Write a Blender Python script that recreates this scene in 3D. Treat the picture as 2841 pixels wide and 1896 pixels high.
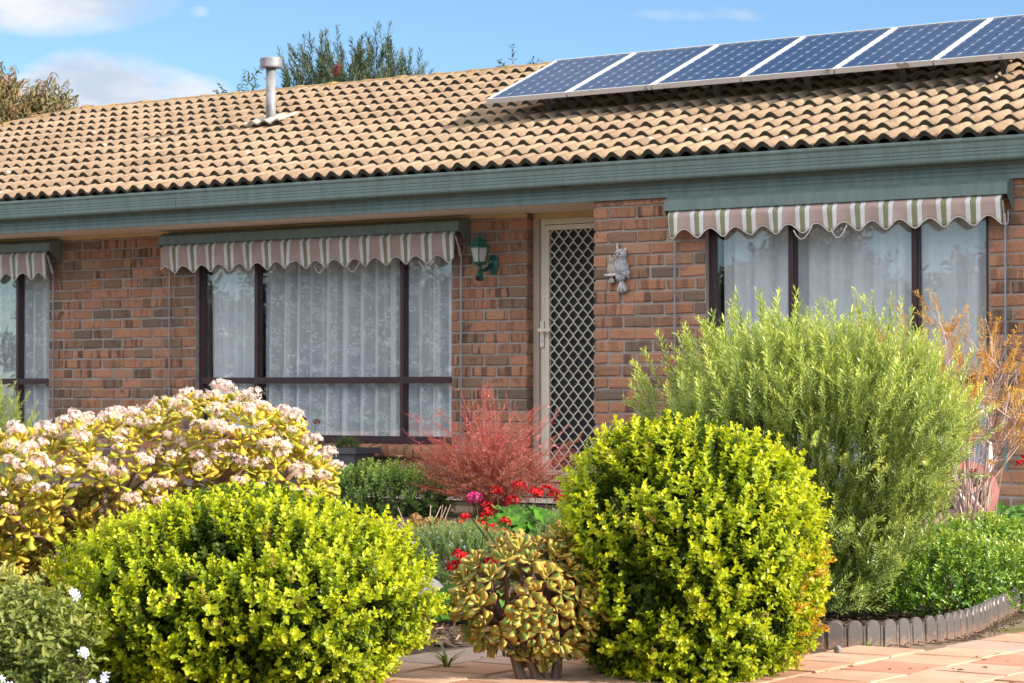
import bpy, bmesh, math, random
import numpy as np
from mathutils import Vector, Matrix

R = math.radians
scene = bpy.context.scene
for o in list(bpy.data.objects):
    bpy.data.objects.remove(o, do_unlink=True)

# ------------------------------------------------------------------ camera
YAW, PITCH = R(35.5), 137.0 / 6650.0
cam_d = bpy.data.cameras.new('camera')
cam_d.sensor_width = 36.0
cam_d.lens = 36.0 * 6650.0 / 2841.0
cam_d.clip_start = 0.1
cam_d.clip_end = 2000
cam_d.dof.use_dof = True
cam_d.dof.focus_distance = 9.5
cam_d.dof.aperture_fstop = 18
cam = bpy.data.objects.new('camera', cam_d)
cam.location = (0, 0, 0.8)
cam.rotation_euler = (math.pi / 2 + PITCH, 0, YAW)
scene.collection.objects.link(cam)
scene.camera = cam

# ------------------------------------------------------------------ sun, sky, exposure
SUN_EL, SUN_AZ = R(26), R(8)          # azimuth measured from +X towards +Y
sd = bpy.data.lights.new('sun', 'SUN')
sd.energy = 4.0
sd.angle = R(0.53)
sd.color = (1.0, 0.89, 0.74)
sun = bpy.data.objects.new('sun', sd)
sdir = Vector((math.cos(SUN_EL) * math.cos(SUN_AZ), math.cos(SUN_EL) * math.sin(SUN_AZ), math.sin(SUN_EL)))
sun.rotation_euler = sdir.to_track_quat('Z', 'Y').to_euler()
sun.location = (20, 5, 30)
scene.collection.objects.link(sun)

world = bpy.data.worlds.new('World')
scene.world = world
world.use_nodes = True
wn = world.node_tree
wn.nodes.clear()
def WN(t, **k):
    n = wn.nodes.new(t)
    for a, v in k.items():
        setattr(n, a, v)
    return n
def wmath(op, a, b=None, clamp=False):
    n = WN('ShaderNodeMath', operation=op, use_clamp=clamp)
    for i, v in enumerate((a, b)):
        if v is None:
            continue
        if isinstance(v, (int, float)):
            n.inputs[i].default_value = v
        else:
            wn.links.new(v, n.inputs[i])
    return n.outputs[0]
w_out = WN('ShaderNodeOutputWorld')
w_bg = WN('ShaderNodeBackground')
w_bg.inputs[1].default_value = 0.15
sky = WN('ShaderNodeTexSky', sky_type='NISHITA')
sky.sun_disc = False
sky.sun_elevation = SUN_EL
sky.sun_rotation = math.pi / 2 - SUN_AZ
sky.altitude = 400
sky.air_density = 1.0
sky.dust_density = 0.1
sky.ozone_density = 2.5
# clouds: noise over direction, with a few banks low over the roof
tc = WN('ShaderNodeTexCoord')
sep = WN('ShaderNodeSeparateXYZ')
wn.links.new(tc.outputs['Generated'], sep.inputs[0])
az = wmath('ARCTAN2', wmath('MULTIPLY', sep.outputs[0], -1.0), sep.outputs[1])   # 0 at +Y, positive to -X
el = wmath('ARCSINE', sep.outputs[2])
comb = WN('ShaderNodeCombineXYZ')
wn.links.new(wmath('MULTIPLY', az, 14.0), comb.inputs[0])
wn.links.new(wmath('MULTIPLY', el, 30.0), comb.inputs[1])
noi = WN('ShaderNodeTexNoise')
noi.inputs['Scale'].default_value = 1.0
noi.inputs['Detail'].default_value = 8.0
noi.inputs['Roughness'].default_value = 0.55
noi.inputs['Distortion'].default_value = 0.35
wn.links.new(comb.outputs[0], noi.inputs['Vector'])
nf = noi.outputs[0]
dens = None
def bank(a0, e0, ra, re, amp):
    global dens
    da = wmath('DIVIDE', wmath('SUBTRACT', az, a0), ra)
    de = wmath('DIVIDE', wmath('SUBTRACT', el, e0), re)
    d2 = wmath('ADD', wmath('MULTIPLY', da, da), wmath('MULTIPLY', de, de))
    g = wmath('MULTIPLY', wmath('SUBTRACT', 1.0, d2, True), amp)
    dens = g if dens is None else wmath('ADD', dens, g)
def px_dir(px, py):
    return YAW - math.atan((px - 1420.5) / 6650.0), math.atan((1085.0 - py) / 6650.0)
for px, py, rx, ry, amp in ((150, 15, 420, 115, .95), (330, 235, 330, 110, 1.1), (150, 300, 260, 90, .7), (560, 42, 45, 28, .5), (600, 255, 150, 50, .45),
                            (1930, 40, 260, 42, .62), (860, 130, 320, 90, .28), (1150, 160, 300, 70, .25), (2720, 10, 300, 40, .2)):
    a0, e0 = px_dir(px, py)
    bank(a0, e0, rx / 6650.0, ry / 6650.0, amp)
# unseen broken cloud above the view, added extra bright to fill the shaded facade
high = wmath('MULTIPLY', wmath('SUBTRACT', el, 0.18, False), 5.0, True)
noi2 = WN('ShaderNodeTexNoise')
noi2.inputs['Scale'].default_value = 2.4
noi2.inputs['Detail'].default_value = 7.0
wn.links.new(tc.outputs['Generated'], noi2.inputs['Vector'])
c_fill = wmath('MULTIPLY', wmath('MULTIPLY', wmath('SUBTRACT', noi2.outputs[0], 0.37), 4.0, True), wmath('ADD', high, 0.0, True))
cl = wmath('MULTIPLY', wmath('SUBTRACT', wmath('ADD', nf, wmath('MULTIPLY', dens, 0.55)), 0.70), 3.2, True)
cl = wmath('MULTIPLY', cl, 0.9)
noi3 = WN('ShaderNodeTexNoise')
noi3.inputs['Scale'].default_value = 1.7
noi3.inputs['Detail'].default_value = 5.0
wn.links.new(comb.outputs[0], noi3.inputs['Vector'])
ccol = WN('ShaderNodeMix', data_type='RGBA')
ccol.inputs[6].default_value = (1.75, 1.95, 2.3, 1)
ccol.inputs[7].default_value = (2.75, 2.75, 2.8, 1)
wn.links.new(wmath('MULTIPLY', wmath('SUBTRACT', noi3.outputs[0], 0.38), 4.0, True), ccol.inputs[0])
skyt = WN('ShaderNodeMix', data_type='RGBA', blend_type='MULTIPLY')
skyt.inputs[0].default_value = 1.0
skyt.inputs[7].default_value = (0.355, 0.425, 0.50, 1)
wn.links.new(sky.outputs[0], skyt.inputs[6])
wmix = WN('ShaderNodeMix', data_type='RGBA')
wn.links.new(cl, wmix.inputs[0])
wn.links.new(skyt.outputs[2], wmix.inputs[6])
wn.links.new(ccol.outputs[2], wmix.inputs[7])
wmix2 = WN('ShaderNodeMix', data_type='RGBA')
wn.links.new(wmath('MULTIPLY', c_fill, 0.9), wmix2.inputs[0])
wn.links.new(wmix.outputs[2], wmix2.inputs[6])
wmix2.inputs[7].default_value = (8.3, 7.8, 7.1, 1)
wn.links.new(wmix2.outputs[2], w_bg.inputs[0])
wn.links.new(w_bg.outputs[0], w_out.inputs[0])

vs = scene.view_settings
vs.view_transform = 'Standard'
vs.look = 'None'
vs.gamma = 1.0
vs.exposure = 1.26
vs.use_curve_mapping = False
scene.cycles.use_denoising = True
scene.cycles.max_bounces = 8
scene.cycles.transparent_max_bounces = 16

# ------------------------------------------------------------------ helpers: objects
COL = scene.collection
def link(o, parent=None):
    COL.objects.link(o)
    if parent is not None:
        o.parent = parent
    return o
def tag(o, label=None, cat=None, group=None, kind=None):
    for k, v in (('label', label), ('category', cat), ('group', group), ('kind', kind)):
        if v:
            o[k] = v
    return o
def empty(name, loc, label, cat, group=None, rz=0.0):
    o = bpy.data.objects.new(name, None)
    o.empty_display_size = 0.1
    o.location = loc
    o.rotation_euler.z = rz
    link(o)
    return tag(o, label, cat, group)
def mesh(name, V, F, smooth=False, attr=None):
    V = np.asarray(V, dtype=np.float32).reshape(-1, 3)
    me = bpy.data.meshes.new(name)
    if isinstance(F, np.ndarray):
        n, k = F.shape
        me.vertices.add(len(V))
        me.vertices.foreach_set('co', V.ravel())
        me.loops.add(n * k)
        me.loops.foreach_set('vertex_index', F.astype(np.int32).ravel())
        me.polygons.add(n)
        me.polygons.foreach_set('loop_start', np.arange(0, n * k, k, dtype=np.int32))
        me.polygons.foreach_set('loop_total', np.full(n, k, dtype=np.int32))
        me.update(calc_edges=True)
    else:
        me.from_pydata([tuple(map(float, v)) for v in V], [], F)
        me.update()
    if smooth:
        me.polygons.foreach_set('use_smooth', np.ones(len(me.polygons), dtype=bool))
    if attr is not None:
        a = me.attributes.new('c', 'FLOAT', 'POINT')
        a.data.foreach_set('value', np.asarray(attr, dtype=np.float32).ravel())
    return me
def obj(name, me, mat, parent=None, loc=(0, 0, 0), rot=(0, 0, 0), sc=(1, 1, 1)):
    o = bpy.data.objects.new(name, me)
    mats = mat if isinstance(mat, (list, tuple)) else [mat]
    if len(me.materials) == 0:
        for m in mats:
            me.materials.append(m)
    o.location = loc
    o.rotation_euler = rot
    o.scale = sc
    return link(o, parent)
class G:
    """collects boxes, prisms, tubes as one mesh"""
    def __init__(s):
        s.V, s.F = [], []
    def add(s, V, F):
        b = len(s.V)
        s.V += [tuple(v) for v in V]
        s.F += [tuple(i + b for i in f) for f in F]
        return s
    def box(s, x0, x1, y0, y1, z0, z1):
        return s.add([(x0, y0, z0), (x1, y0, z0), (x1, y1, z0), (x0, y1, z0), (x0, y0, z1), (x1, y0, z1), (x1, y1, z1), (x0, y1, z1)],
                     [(0, 3, 2, 1), (4, 5, 6, 7), (0, 1, 5, 4), (1, 2, 6, 5), (2, 3, 7, 6), (3, 0, 4, 7)])
    def extrude_x(s, prof, x0, x1):
        n = len(prof)
        V = [(x0, y, z) for y, z in prof] + [(x1, y, z) for y, z in prof]
        F = [(i, (i + 1) % n, n + (i + 1) % n, n + i) for i in range(n)] + [tuple(range(n - 1, -1, -1)), tuple(range(n, 2 * n))]
        return s.add(V, F)
    def tube(s, pts, rad, sides=6, caps=True):
        V, F = tube(pts, rad, sides, caps)
        return s.add(V, F)
    def lathe(s, prof, n=20, cx=0, cy=0):
        V, F = [], []
        m = len(prof)
        for k in range(n):
            a = 2 * math.pi * k / n
            for r, z in prof:
                V.append((cx + r * math.cos(a), cy + r * math.sin(a), z))
        for k in range(n):
            for j in range(m - 1):
                a, b = k * m + j, ((k + 1) % n) * m + j
                F.append((a, b, b + 1, a + 1))
        F.append(tuple(k * m for k in range(n))[::-1])
        F.append(tuple(k * m + m - 1 for k in range(n)))
        return s.add(V, F)
    def build(s, name, mat, parent=None, smooth=False, bevel=0.0, seg=2, **kw):
        me = mesh(name, s.V, s.F)
        if bevel:
            bm = bmesh.new()
            bm.from_mesh(me)
            bmesh.ops.bevel(bm, geom=bm.edges[:], offset=bevel, segments=seg, affect='EDGES', clamp_overlap=True, profile=0.6)
            bm.to_mesh(me)
            bm.free()
        if smooth:
            me.polygons.foreach_set('use_smooth', np.ones(len(me.polygons), dtype=bool))
        return obj(name, me, mat, parent, **kw)
def tube(pts, rad, sides=6, caps=True):
    pts = [Vector(p) for p in pts]
    n = len(pts)
    rad = list(rad) if hasattr(rad, '__len__') else [rad] * n
    V, F = [], []
    ref = Vector((0.31, 0.52, 0.79))
    for i, p in enumerate(pts):
        t = (pts[min(i + 1, n - 1)] - pts[max(i - 1, 0)]).normalized()
        if abs(t.dot(ref)) > 0.95:
            ref = Vector((1, 0, 0))
        u = t.cross(ref).normalized()
        w = t.cross(u)
        for k in range(sides):
            a = 2 * math.pi * k / sides
            V.append(tuple(p + (u * math.cos(a) + w * math.sin(a)) * rad[i]))
    for i in range(n - 1):
        for k in range(sides):
            a, b = i * sides + k, i * sides + (k + 1) % sides
            F.append((a, b, b + sides, a + sides))
    if caps:
        F.append(tuple(range(sides))[::-1])
        F.append(tuple(range((n - 1) * sides, n * sides)))
    return V, F

# ------------------------------------------------------------------ helpers: materials
class M:
    def __init__(s, name):
        s.m = bpy.data.materials.new(name)
        s.m.use_nodes = True
        s.t = s.m.node_tree
        s.t.nodes.clear()
        s.out = s.n('ShaderNodeOutputMaterial')
    def n(s, t, **k):
        x = s.t.nodes.new(t)
        for a, v in k.items():
            setattr(x, a, v)
        return x
    def set(s, sock, v):
        if isinstance(v, bpy.types.NodeSocket):
            s.t.links.new(v, sock)
        elif hasattr(v, '__len__') and len(v) == 3 and sock.type == 'RGBA':
            sock.default_value = (*v, 1)
        else:
            sock.default_value = v
    def math(s, op, a, b=0.0, clamp=False):
        x = s.n('ShaderNodeMath', operation=op, use_clamp=clamp)
        s.set(x.inputs[0], a)
        s.set(x.inputs[1], b)
        return x.outputs[0]
    def coord(s, kind='Object', scale=(1, 1, 1)):
        c = s.n('ShaderNodeTexCoord')
        mp = s.n('ShaderNodeMapping')
        s.t.links.new(c.outputs[kind], mp.inputs[0])
        mp.inputs['Scale'].default_value = scale
        return mp.outputs[0]
    def pos(s):
        return s.n('ShaderNodeNewGeometry').outputs['Position']
    def noise(s, vec, scale, detail=4, rough=0.55, out=0):
        x = s.n('ShaderNodeTexNoise')
        s.t.links.new(vec, x.inputs['Vector'])
        x.inputs['Scale'].default_value = scale
        x.inputs['Detail'].default_value = detail
        x.inputs['Roughness'].default_value = rough
        return x.outputs[out]
    def voro(s, vec, scale, out=0, feature='F1'):
        x = s.n('ShaderNodeTexVoronoi', feature=feature)
        s.t.links.new(vec, x.inputs['Vector'])
        x.inputs['Scale'].default_value = scale
        return x.outputs[out]
    def ramp(s, fac, stops, interp='LINEAR'):
        x = s.n('ShaderNodeValToRGB')
        s.set(x.inputs[0], fac)
        cr = x.color_ramp
        cr.interpolation = interp
        while len(cr.elements) < len(stops):
            cr.elements.new(0.5)
        for e, (p, c) in zip(cr.elements, stops):
            e.position = p
            e.color = (*c, 1) if len(c) == 3 else c
        return x.outputs[0]
    def mix(s, fac, a, b, mode='MIX'):
        x = s.n('ShaderNodeMix', data_type='RGBA', blend_type=mode)
        s.set(x.inputs[0], fac)
        s.set(x.inputs[6], a)
        s.set(x.inputs[7], b)
        return x.outputs[2]
    def rnd(s):
        oi = s.n('ShaderNodeObjectInfo').outputs['Random']
        gi = s.n('ShaderNodeNewGeometry').outputs['Random Per Island']
        return s.math('FRACT', s.math('ADD', oi, gi))
    def attr(s, name='c'):
        return s.n('ShaderNodeAttribute', attribute_name=name).outputs['Fac']
    def bump(s, h, strength=0.3, dist=0.01):
        x = s.n('ShaderNodeBump')
        x.inputs['Strength'].default_value = strength
        x.inputs['Distance'].default_value = dist
        s.t.links.new(h, x.inputs['Height'])
        return x.outputs[0]
    def bsdf(s, color, rough=0.6, normal=None, **k):
        p = s.n('ShaderNodeBsdfPrincipled')
        s.set(p.inputs['Base Color'], color)
        s.set(p.inputs['Roughness'], rough)
        if normal is not None:
            s.t.links.new(normal, p.inputs['Normal'])
        for a, v in k.items():
            s.set(p.inputs[a.replace('_', ' ')], v)
        return p.outputs[0]
    def done(s, sh):
        s.t.links.new(sh, s.out.inputs[0])
        return s.m

def plain(name, col, rough=0.5, var=0.12, scale=6.0, **k):
    m = M(name)
    v = m.coord()
    n = m.noise(v, scale, 5)
    c = m.mix(1.0, col, m.ramp(n, [(0.25, (1 - var * 2,) * 3), (0.75, (1 + var,) * 3)]), 'MULTIPLY')
    return m.done(m.bsdf(c, rough, m.bump(m.noise(v, scale * 14, 3), 0.12, 0.004), **k))

def leafmat(name, stops, trans=0.35, rough=0.38, spec=0.4, tcol=None):
    m = M(name)
    a = m.attr()
    c = m.ramp(a, stops)
    pr = m.bsdf(c, rough, Specular_IOR_Level=spec)
    tr = m.n('ShaderNodeBsdfTranslucent')
    m.set(tr.inputs[0], m.mix(1.0, c, tcol or (1.35, 1.25, 0.55), 'MULTIPLY'))
    mx = m.n('ShaderNodeMixShader')
    mx.inputs[0].default_value = trans
    m.t.links.new(pr, mx.inputs[1])
    m.t.links.new(tr.outputs[0], mx.inputs[2])
    return m.done(mx.outputs[0])

# bricks
m = M('brick_clay')
r = m.rnd()
oc = m.coord()
r2 = m.math('FRACT', m.math('MULTIPLY', r, 7.31))
r3 = m.math('FRACT', m.math('MULTIPLY', r, 23.7))
sh = m.n('ShaderNodeCombineXYZ')
m.set(sh.inputs[0], m.math('MULTIPLY', r, 61.0))
m.set(sh.inputs[1], m.math('MULTIPLY', r2, 37.0))
va = m.n('ShaderNodeVectorMath', operation='ADD')
m.t.links.new(oc, va.inputs[0])
m.t.links.new(sh.outputs[0], va.inputs[1])
vec = va.outputs[0]
base = m.ramp(r, [(0.0, (0.19, 0.135, 0.105)), (0.10, (0.24, 0.16, 0.115)), (0.22, (0.31, 0.18, 0.112)), (0.42, (0.40, 0.20, 0.118)), (0.70, (0.45, 0.218, 0.13)), (0.88, (0.49, 0.245, 0.148)), (1.0, (0.40, 0.24, 0.15))])
sx = m.n('ShaderNodeVectorMath', operation='MULTIPLY')
m.t.links.new(vec, sx.inputs[0])
sx.inputs[1].default_value = (1, .3, .12)
stripe = m.noise(sx.outputs[0], 19, 2, 0.4)
stripe = m.ramp(stripe, [(0.50, (0, 0, 0)), (0.58, (1, 1, 1))])
sa = m.math('MULTIPLY', m.n('ShaderNodeRGBToBW').outputs[0], 1.0)
bw = sa.node.inputs[0].links[0].from_node
m.t.links.new(stripe, bw.inputs[0])
sfac = m.math('MULTIPLY', sa, m.math('MULTIPLY', m.math('SUBTRACT', r2, 0.15, True), 1.15, True))
c = m.mix(sfac, base, (0.13, 0.078, 0.058))
blot = m.ramp(m.noise(vec, 14, 3), [(0.56, (0, 0, 0)), (0.7, (1, 1, 1))])
bw2 = m.n('ShaderNodeRGBToBW')
m.t.links.new(blot, bw2.inputs[0])
c = m.mix(m.math('MULTIPLY', bw2.outputs[0], m.math('MULTIPLY', r3, 0.85)), c, (0.105, 0.075, 0.07))
c = m.mix(1.0, c, m.ramp(m.noise(vec, 90, 4), [(0.25, (0.72, 0.7, 0.7)), (0.75, (1.2, 1.2, 1.2))]), 'MULTIPLY')
spk = m.ramp(m.voro(vec, 160), [(0.0, (1, 1, 1)), (0.10, (0, 0, 0))])
bw3 = m.n('ShaderNodeRGBToBW')
m.t.links.new(spk, bw3.inputs[0])
c = m.mix(m.math('MULTIPLY', bw3.outputs[0], 0.55), c, (0.04, 0.03, 0.03))
BRICK = m.done(m.bsdf(c, 0.85, m.bump(m.noise(vec, 60, 6, 0.65), 0.5, 0.006), Specular_IOR_Level=0.25))
MORTAR = plain('mortar', (0.36, 0.32, 0.29), 0.95, 0.15, 9)

# roof tiles
def tilemat(name, ca, cb, cc):
    m = M(name)
    r = m.rnd()
    oc = m.coord()
    pw = m.pos()
    base = m.ramp(r, [(0.0, ca), (0.5, cb), (1.0, cc)])
    big = m.noise(pw, 0.9, 4)
    c = m.mix(1.0, base, m.ramp(big, [(0.3, (0.86, 0.84, 0.80)), (0.7, (1.1, 1.08, 1.05))]), 'MULTIPLY')
    c = m.mix(1.0, c, m.ramp(m.noise(pw, 55, 5, 0.7), [(0.3, (0.70, 0.67, 0.62)), (0.65, (1.14, 1.14, 1.14))]), 'MULTIPLY')
    st = m.n('ShaderNodeRGBToBW')
    m.t.links.new(m.ramp(m.noise(pw, 9, 5, 0.65), [(0.56, (0, 0, 0)), (0.72, (1, 1, 1))]), st.inputs[0])
    c = m.mix(m.math('MULTIPLY', st.outputs[0], 0.7), c, (0.15, 0.12, 0.08))
    lw = m.n('ShaderNodeRGBToBW')
    m.t.links.new(m.ramp(m.voro(pw, 3.1), [(0.05, (1, 1, 1)), (0.075, (0, 0, 0))]), lw.inputs[0])
    c = m.mix(m.math('MULTIPLY', lw.outputs[0], 0.8), c, (0.7, 0.69, 0.66))
    return m.done(m.bsdf(c, 0.9, m.bump(m.noise(pw, 120, 5, 0.7), 0.5, 0.006), Specular_IOR_Level=0.2))
TILE = tilemat('roof_tile_tan', (0.345, 0.25, 0.18), (0.37, 0.275, 0.20), (0.375, 0.29, 0.205))
TILE_NOSE = plain('tile_nose_shade_lichen', (0.045, 0.043, 0.030), 0.95, 0.25, 30)  # lichen colour, deepened to paint in the shade on the down-slope noses
RIDGE = tilemat('ridge_tile_tan', (0.30, 0.20, 0.115), (0.33, 0.225, 0.125), (0.30, 0.22, 0.115))

m = M('painted_steel_green')
pw = m.pos()
mp = m.n('ShaderNodeMapping')
m.t.links.new(pw, mp.inputs[0])
mp.inputs['Scale'].default_value = (6.0, 6.0, 0.8)
c = m.mix(1.0, (0.15, 0.212, 0.198), m.ramp(m.noise(mp.outputs[0], 3.0, 6, .65), [(.3, (.74, .74, .72)), (.55, (1, 1, 1)), (.8, (1.14, 1.12, 1.1))]), 'MULTIPLY')
GREEN_TRIM = m.done(m.bsdf(c, m.math('ADD', m.math('MULTIPLY', m.noise(pw, 5, 4), .3), .25), m.bump(m.noise(pw, 1.2, 2), .06, .02), Specular_IOR_Level=0.6))
SOFFIT = plain('soffit_paint', (0.82, 0.69, 0.57), 0.7, 0.05, 3)
BEAD = plain('soffit_bead', (0.62, 0.48, 0.24), 0.6, 0.06, 5)
WINFRAME = plain('window_frame_maroon', (0.060, 0.026, 0.030), 0.35, 0.1, 8)
CREAM = plain('cream_paint', (0.76, 0.70, 0.58), 0.4, 0.05, 6)
JAMB = plain('jamb_paint', (0.50, 0.41, 0.35), 0.55, 0.06, 5)
HEAD = plain('door_head_paint', (0.56, 0.42, 0.20), 0.55, 0.06, 5)
SCREEN = plain('fly_screen', (0.012, 0.014, 0.02), 0.55, 0.2, 40)
ROOM = plain('room_paint', (0.22, 0.19, 0.17), 0.8)
STEEL = plain('galvanised_rod', (0.36, 0.36, 0.40), 0.35, 0.1, 12, Metallic=0.7)
ALU = plain('aluminium', (0.66, 0.66, 0.68), 0.38, 0.1, 14, Metallic=0.35)

m = M('window_glass')
def schlick(m, f0):
    lw = m.n('ShaderNodeLayerWeight')
    lw.inputs[0].default_value = 0.5
    return m.math('ADD', m.math('MULTIPLY', m.math('POWER', lw.outputs['Facing'], 5.0), 1 - f0), f0)
gl = m.n('ShaderNodeBsdfGlossy')
gl.inputs['Roughness'].default_value = 0.0
wv = m.n('ShaderNodeNewGeometry').outputs['Position']
m.t.links.new(m.bump(m.noise(wv, 1.3, 1), 0.02, 0.02), gl.inputs['Normal'])
tr = m.n('ShaderNodeBsdfTransparent')
tr.inputs[0].default_value = (0.97, 0.98, 0.98, 1)
mx = m.n('ShaderNodeMixShader')
m.t.links.new(schlick(m, 0.085), mx.inputs[0])
m.t.links.new(tr.outputs[0], mx.inputs[1])
m.t.links.new(gl.outputs[0], mx.inputs[2])
GLASS = m.done(mx.outputs[0])

def lace(name, dens, floral, sheer):
    m = M(name)
    tcx = m.coord('Object')
    sp = m.n('ShaderNodeSeparateXYZ')
    m.t.links.new(tcx, sp.inputs[0])
    cb = m.n('ShaderNodeCombineXYZ')
    m.set(cb.inputs[0], sp.outputs[0])
    m.set(cb.inputs[2], sp.outputs[2])
    wob = m.n('ShaderNodeVectorMath', operation='ADD')
    m.t.links.new(cb.outputs[0], wob.inputs[0])
    sc2 = m.n('ShaderNodeVectorMath', operation='SCALE')
    m.t.links.new(m.noise(cb.outputs[0], 16, 2, 0.5, 1), sc2.inputs[0])
    sc2.inputs['Scale'].default_value = 0.05
    m.t.links.new(sc2.outputs[0], wob.inputs[1])
    # petals: rings round scattered centres, leaves from stretched cells
    d = m.voro(wob.outputs[0], 13.0)
    ring = m.math('ADD', m.math('MULTIPLY', m.math('SINE', m.math('MULTIPLY', d, 34.0)), 0.5), 0.5)
    inside = m.math('LESS_THAN', d, 0.40)
    flower = m.math('MULTIPLY', m.math('GREATER_THAN', ring, 0.45), inside)
    dl = m.voro(wob.outputs[0], 38.0)
    leaf = m.math('MULTIPLY', m.math('LESS_THAN', dl, 0.36), m.math('GREATER_THAN', m.noise(cb.outputs[0], 7, 2), 0.5))
    pat = m.math('MAXIMUM', flower, leaf)
    weave = m.noise(m.coord('Object', (1, 1, 0.12)), 160, 2)
    cov = m.math('ADD', m.math('MULTIPLY', pat, floral), m.math('ADD', m.math('MULTIPLY', weave, 0.12), dens), True)
    # where the cloth turns edge-on its threads close up
    lw = m.n('ShaderNodeLayerWeight')
    lw.inputs[0].default_value = 0.35
    cov = m.math('ADD', cov, m.math('MULTIPLY', lw.outputs['Facing'], sheer), True)
    df = m.n('ShaderNodeBsdfDiffuse')
    df.inputs[0].default_value = (0.90, 0.94, 1.0, 1)
    tl = m.n('ShaderNodeBsdfTranslucent')
    tl.inputs[0].default_value = (0.90, 0.94, 1.0, 1)
    a = m.n('ShaderNodeMixShader')
    a.inputs[0].default_value = 0.08
    m.t.links.new(df.outputs[0], a.inputs[1])
    m.t.links.new(tl.outputs[0], a.inputs[2])
    tp = m.n('ShaderNodeBsdfTransparent')
    b = m.n('ShaderNodeMixShader')
    m.t.links.new(cov, b.inputs[0])
    m.t.links.new(tp.outputs[0], b.inputs[1])
    m.t.links.new(a.outputs[0], b.inputs[2])
    return m.done(b.outputs[0])
LACE = lace('lace_cloth', 0.64, 0.40, 0.95)
SHEER = lace('sheer_cloth', 0.84, 0.16, 0.5)

# striped awning cloth
m = M('awning_cloth')
oc = m.coord()
sp = m.n('ShaderNodeSeparateXYZ')
m.t.links.new(oc, sp.inputs[0])
fx = m.math('FRACT', m.math('DIVIDE', sp.outputs[0], 0.205))
PINK, SAGE, WHI, GRY = (0.50, 0.385, 0.345), (0.30, 0.30, 0.185), (0.82, 0.83, 0.84), (0.50, 0.53, 0.56)
stops = [(0.0, PINK), (0.245, WHI), (0.285, GRY), (0.295, WHI), (0.335, GRY), (0.345, WHI), (0.395, SAGE), (0.60, WHI), (0.65, GRY), (0.66, WHI), (0.70, GRY), (0.71, WHI), (0.755, PINK)]
c = m.ramp(fx, stops, 'CONSTANT')
c = m.mix(1.0, c, m.ramp(m.noise(m.pos(), 7, 5), [(0.3, (0.84, 0.83, 0.81)), (0.7, (1.05, 1.05, 1.05))]), 'MULTIPLY')
AWN = m.done(m.bsdf(c, 0.9, m.bump(m.noise(oc, 400, 2), 0.15, 0.002), Specular_IOR_Level=0.1))
TRIMW = plain('awning_trim', (0.72, 0.70, 0.68), 0.8)

# ground
m = M('garden_soil')
pw = m.pos()
n1 = m.noise(pw, 0.6, 4)
n2 = m.noise(pw, 30, 6, 0.7)
soil = m.mix(n2, (0.055, 0.038, 0.028), (0.17, 0.125, 0.095))
soil = m.mix(1.0, soil, m.ramp(m.voro(pw, 70), [(0.0, (1.5, 1.4, 1.3)), (0.5, (0.8, 0.8, 0.8))]), 'MULTIPLY')
gr = m.mix(m.noise(pw, 18, 5), (0.035, 0.06, 0.015), (0.09, 0.13, 0.035))
spy = m.n('ShaderNodeSeparateXYZ')
m.t.links.new(pw, spy.inputs[0])
far = m.math('ADD', m.math('LESS_THAN', spy.outputs[1], 1.5), m.math('GREATER_THAN', spy.outputs[1], 20.0), True)
GROUND = m.done(m.bsdf(m.mix(far, soil, gr), 0.95, m.bump(n2, 0.8, 0.03), Specular_IOR_Level=0.15))

m = M('clay_paver')
r = m.rnd()
pw = m.pos()
c = m.ramp(r, [(0.0, (0.44, 0.225, 0.16)), (0.35, (0.50, 0.29, 0.205)), (0.6, (0.53, 0.345, 0.25)), (0.85, (0.50, 0.33, 0.25)), (1.0, (0.38, 0.31, 0.28))])
c = m.mix(1.0, c, m.ramp(m.noise(pw, 260, 4, 0.7), [(0.3, (0.72, 0.70, 0.68)), (0.7, (1.18, 1.18, 1.18))]), 'MULTIPLY')
c = m.mix(1.0, c, m.ramp(m.noise(pw, 6, 4), [(0.3, (0.82, 0.8, 0.78)), (0.7, (1.08, 1.08, 1.08))]), 'MULTIPLY')
PAVER = m.done(m.bsdf(c, 0.9, m.bump(m.noise(pw, 150, 5), 0.4, 0.004), Specular_IOR_Level=0.2))
m = M('joint_sand_moss')
pw = m.pos()
mo = m.n('ShaderNodeRGBToBW')
m.t.links.new(m.ramp(m.noise(pw, 4.5, 4), [(0.5, (0, 0, 0)), (0.58, (1, 1, 1))]), mo.inputs[0])
JOINT = m.done(m.bsdf(m.mix(mo.outputs[0], m.mix(m.noise(pw, 90, 4), (0.09, 0.06, 0.04), (0.3, 0.22, 0.15)), m.mix(m.noise(pw, 120, 3), (0.06, 0.05, 0.01), (0.2, 0.16, 0.03))), 0.95, m.bump(m.noise(pw, 200, 4), 0.8, 0.01)))

m = M('bounce_paving')
bt_ = m.n('ShaderNodeTexBrick')
m.t.links.new(m.pos(), bt_.inputs[0])
for k_, v_ in (('Scale', 1.0), ('Mortar Size', .006), ('Brick Width', .236), ('Row Height', .236)):
    bt_.inputs[k_].default_value = v_
bt_.inputs['Color1'].default_value = (0.50, 0.31, 0.22, 1)
bt_.inputs['Color2'].default_value = (0.54, 0.37, 0.27, 1)
bt_.inputs['Mortar'].default_value = (0.2, 0.15, 0.1, 1)
FORE = m.done(m.bsdf(m.mix(1.0, bt_.outputs[0], m.ramp(m.noise(m.pos(), 40, 4), [(.3, (.8, .8, .8)), (.7, (1.1, 1.1, 1.1))]), 'MULTIPLY'), 0.9))

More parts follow.
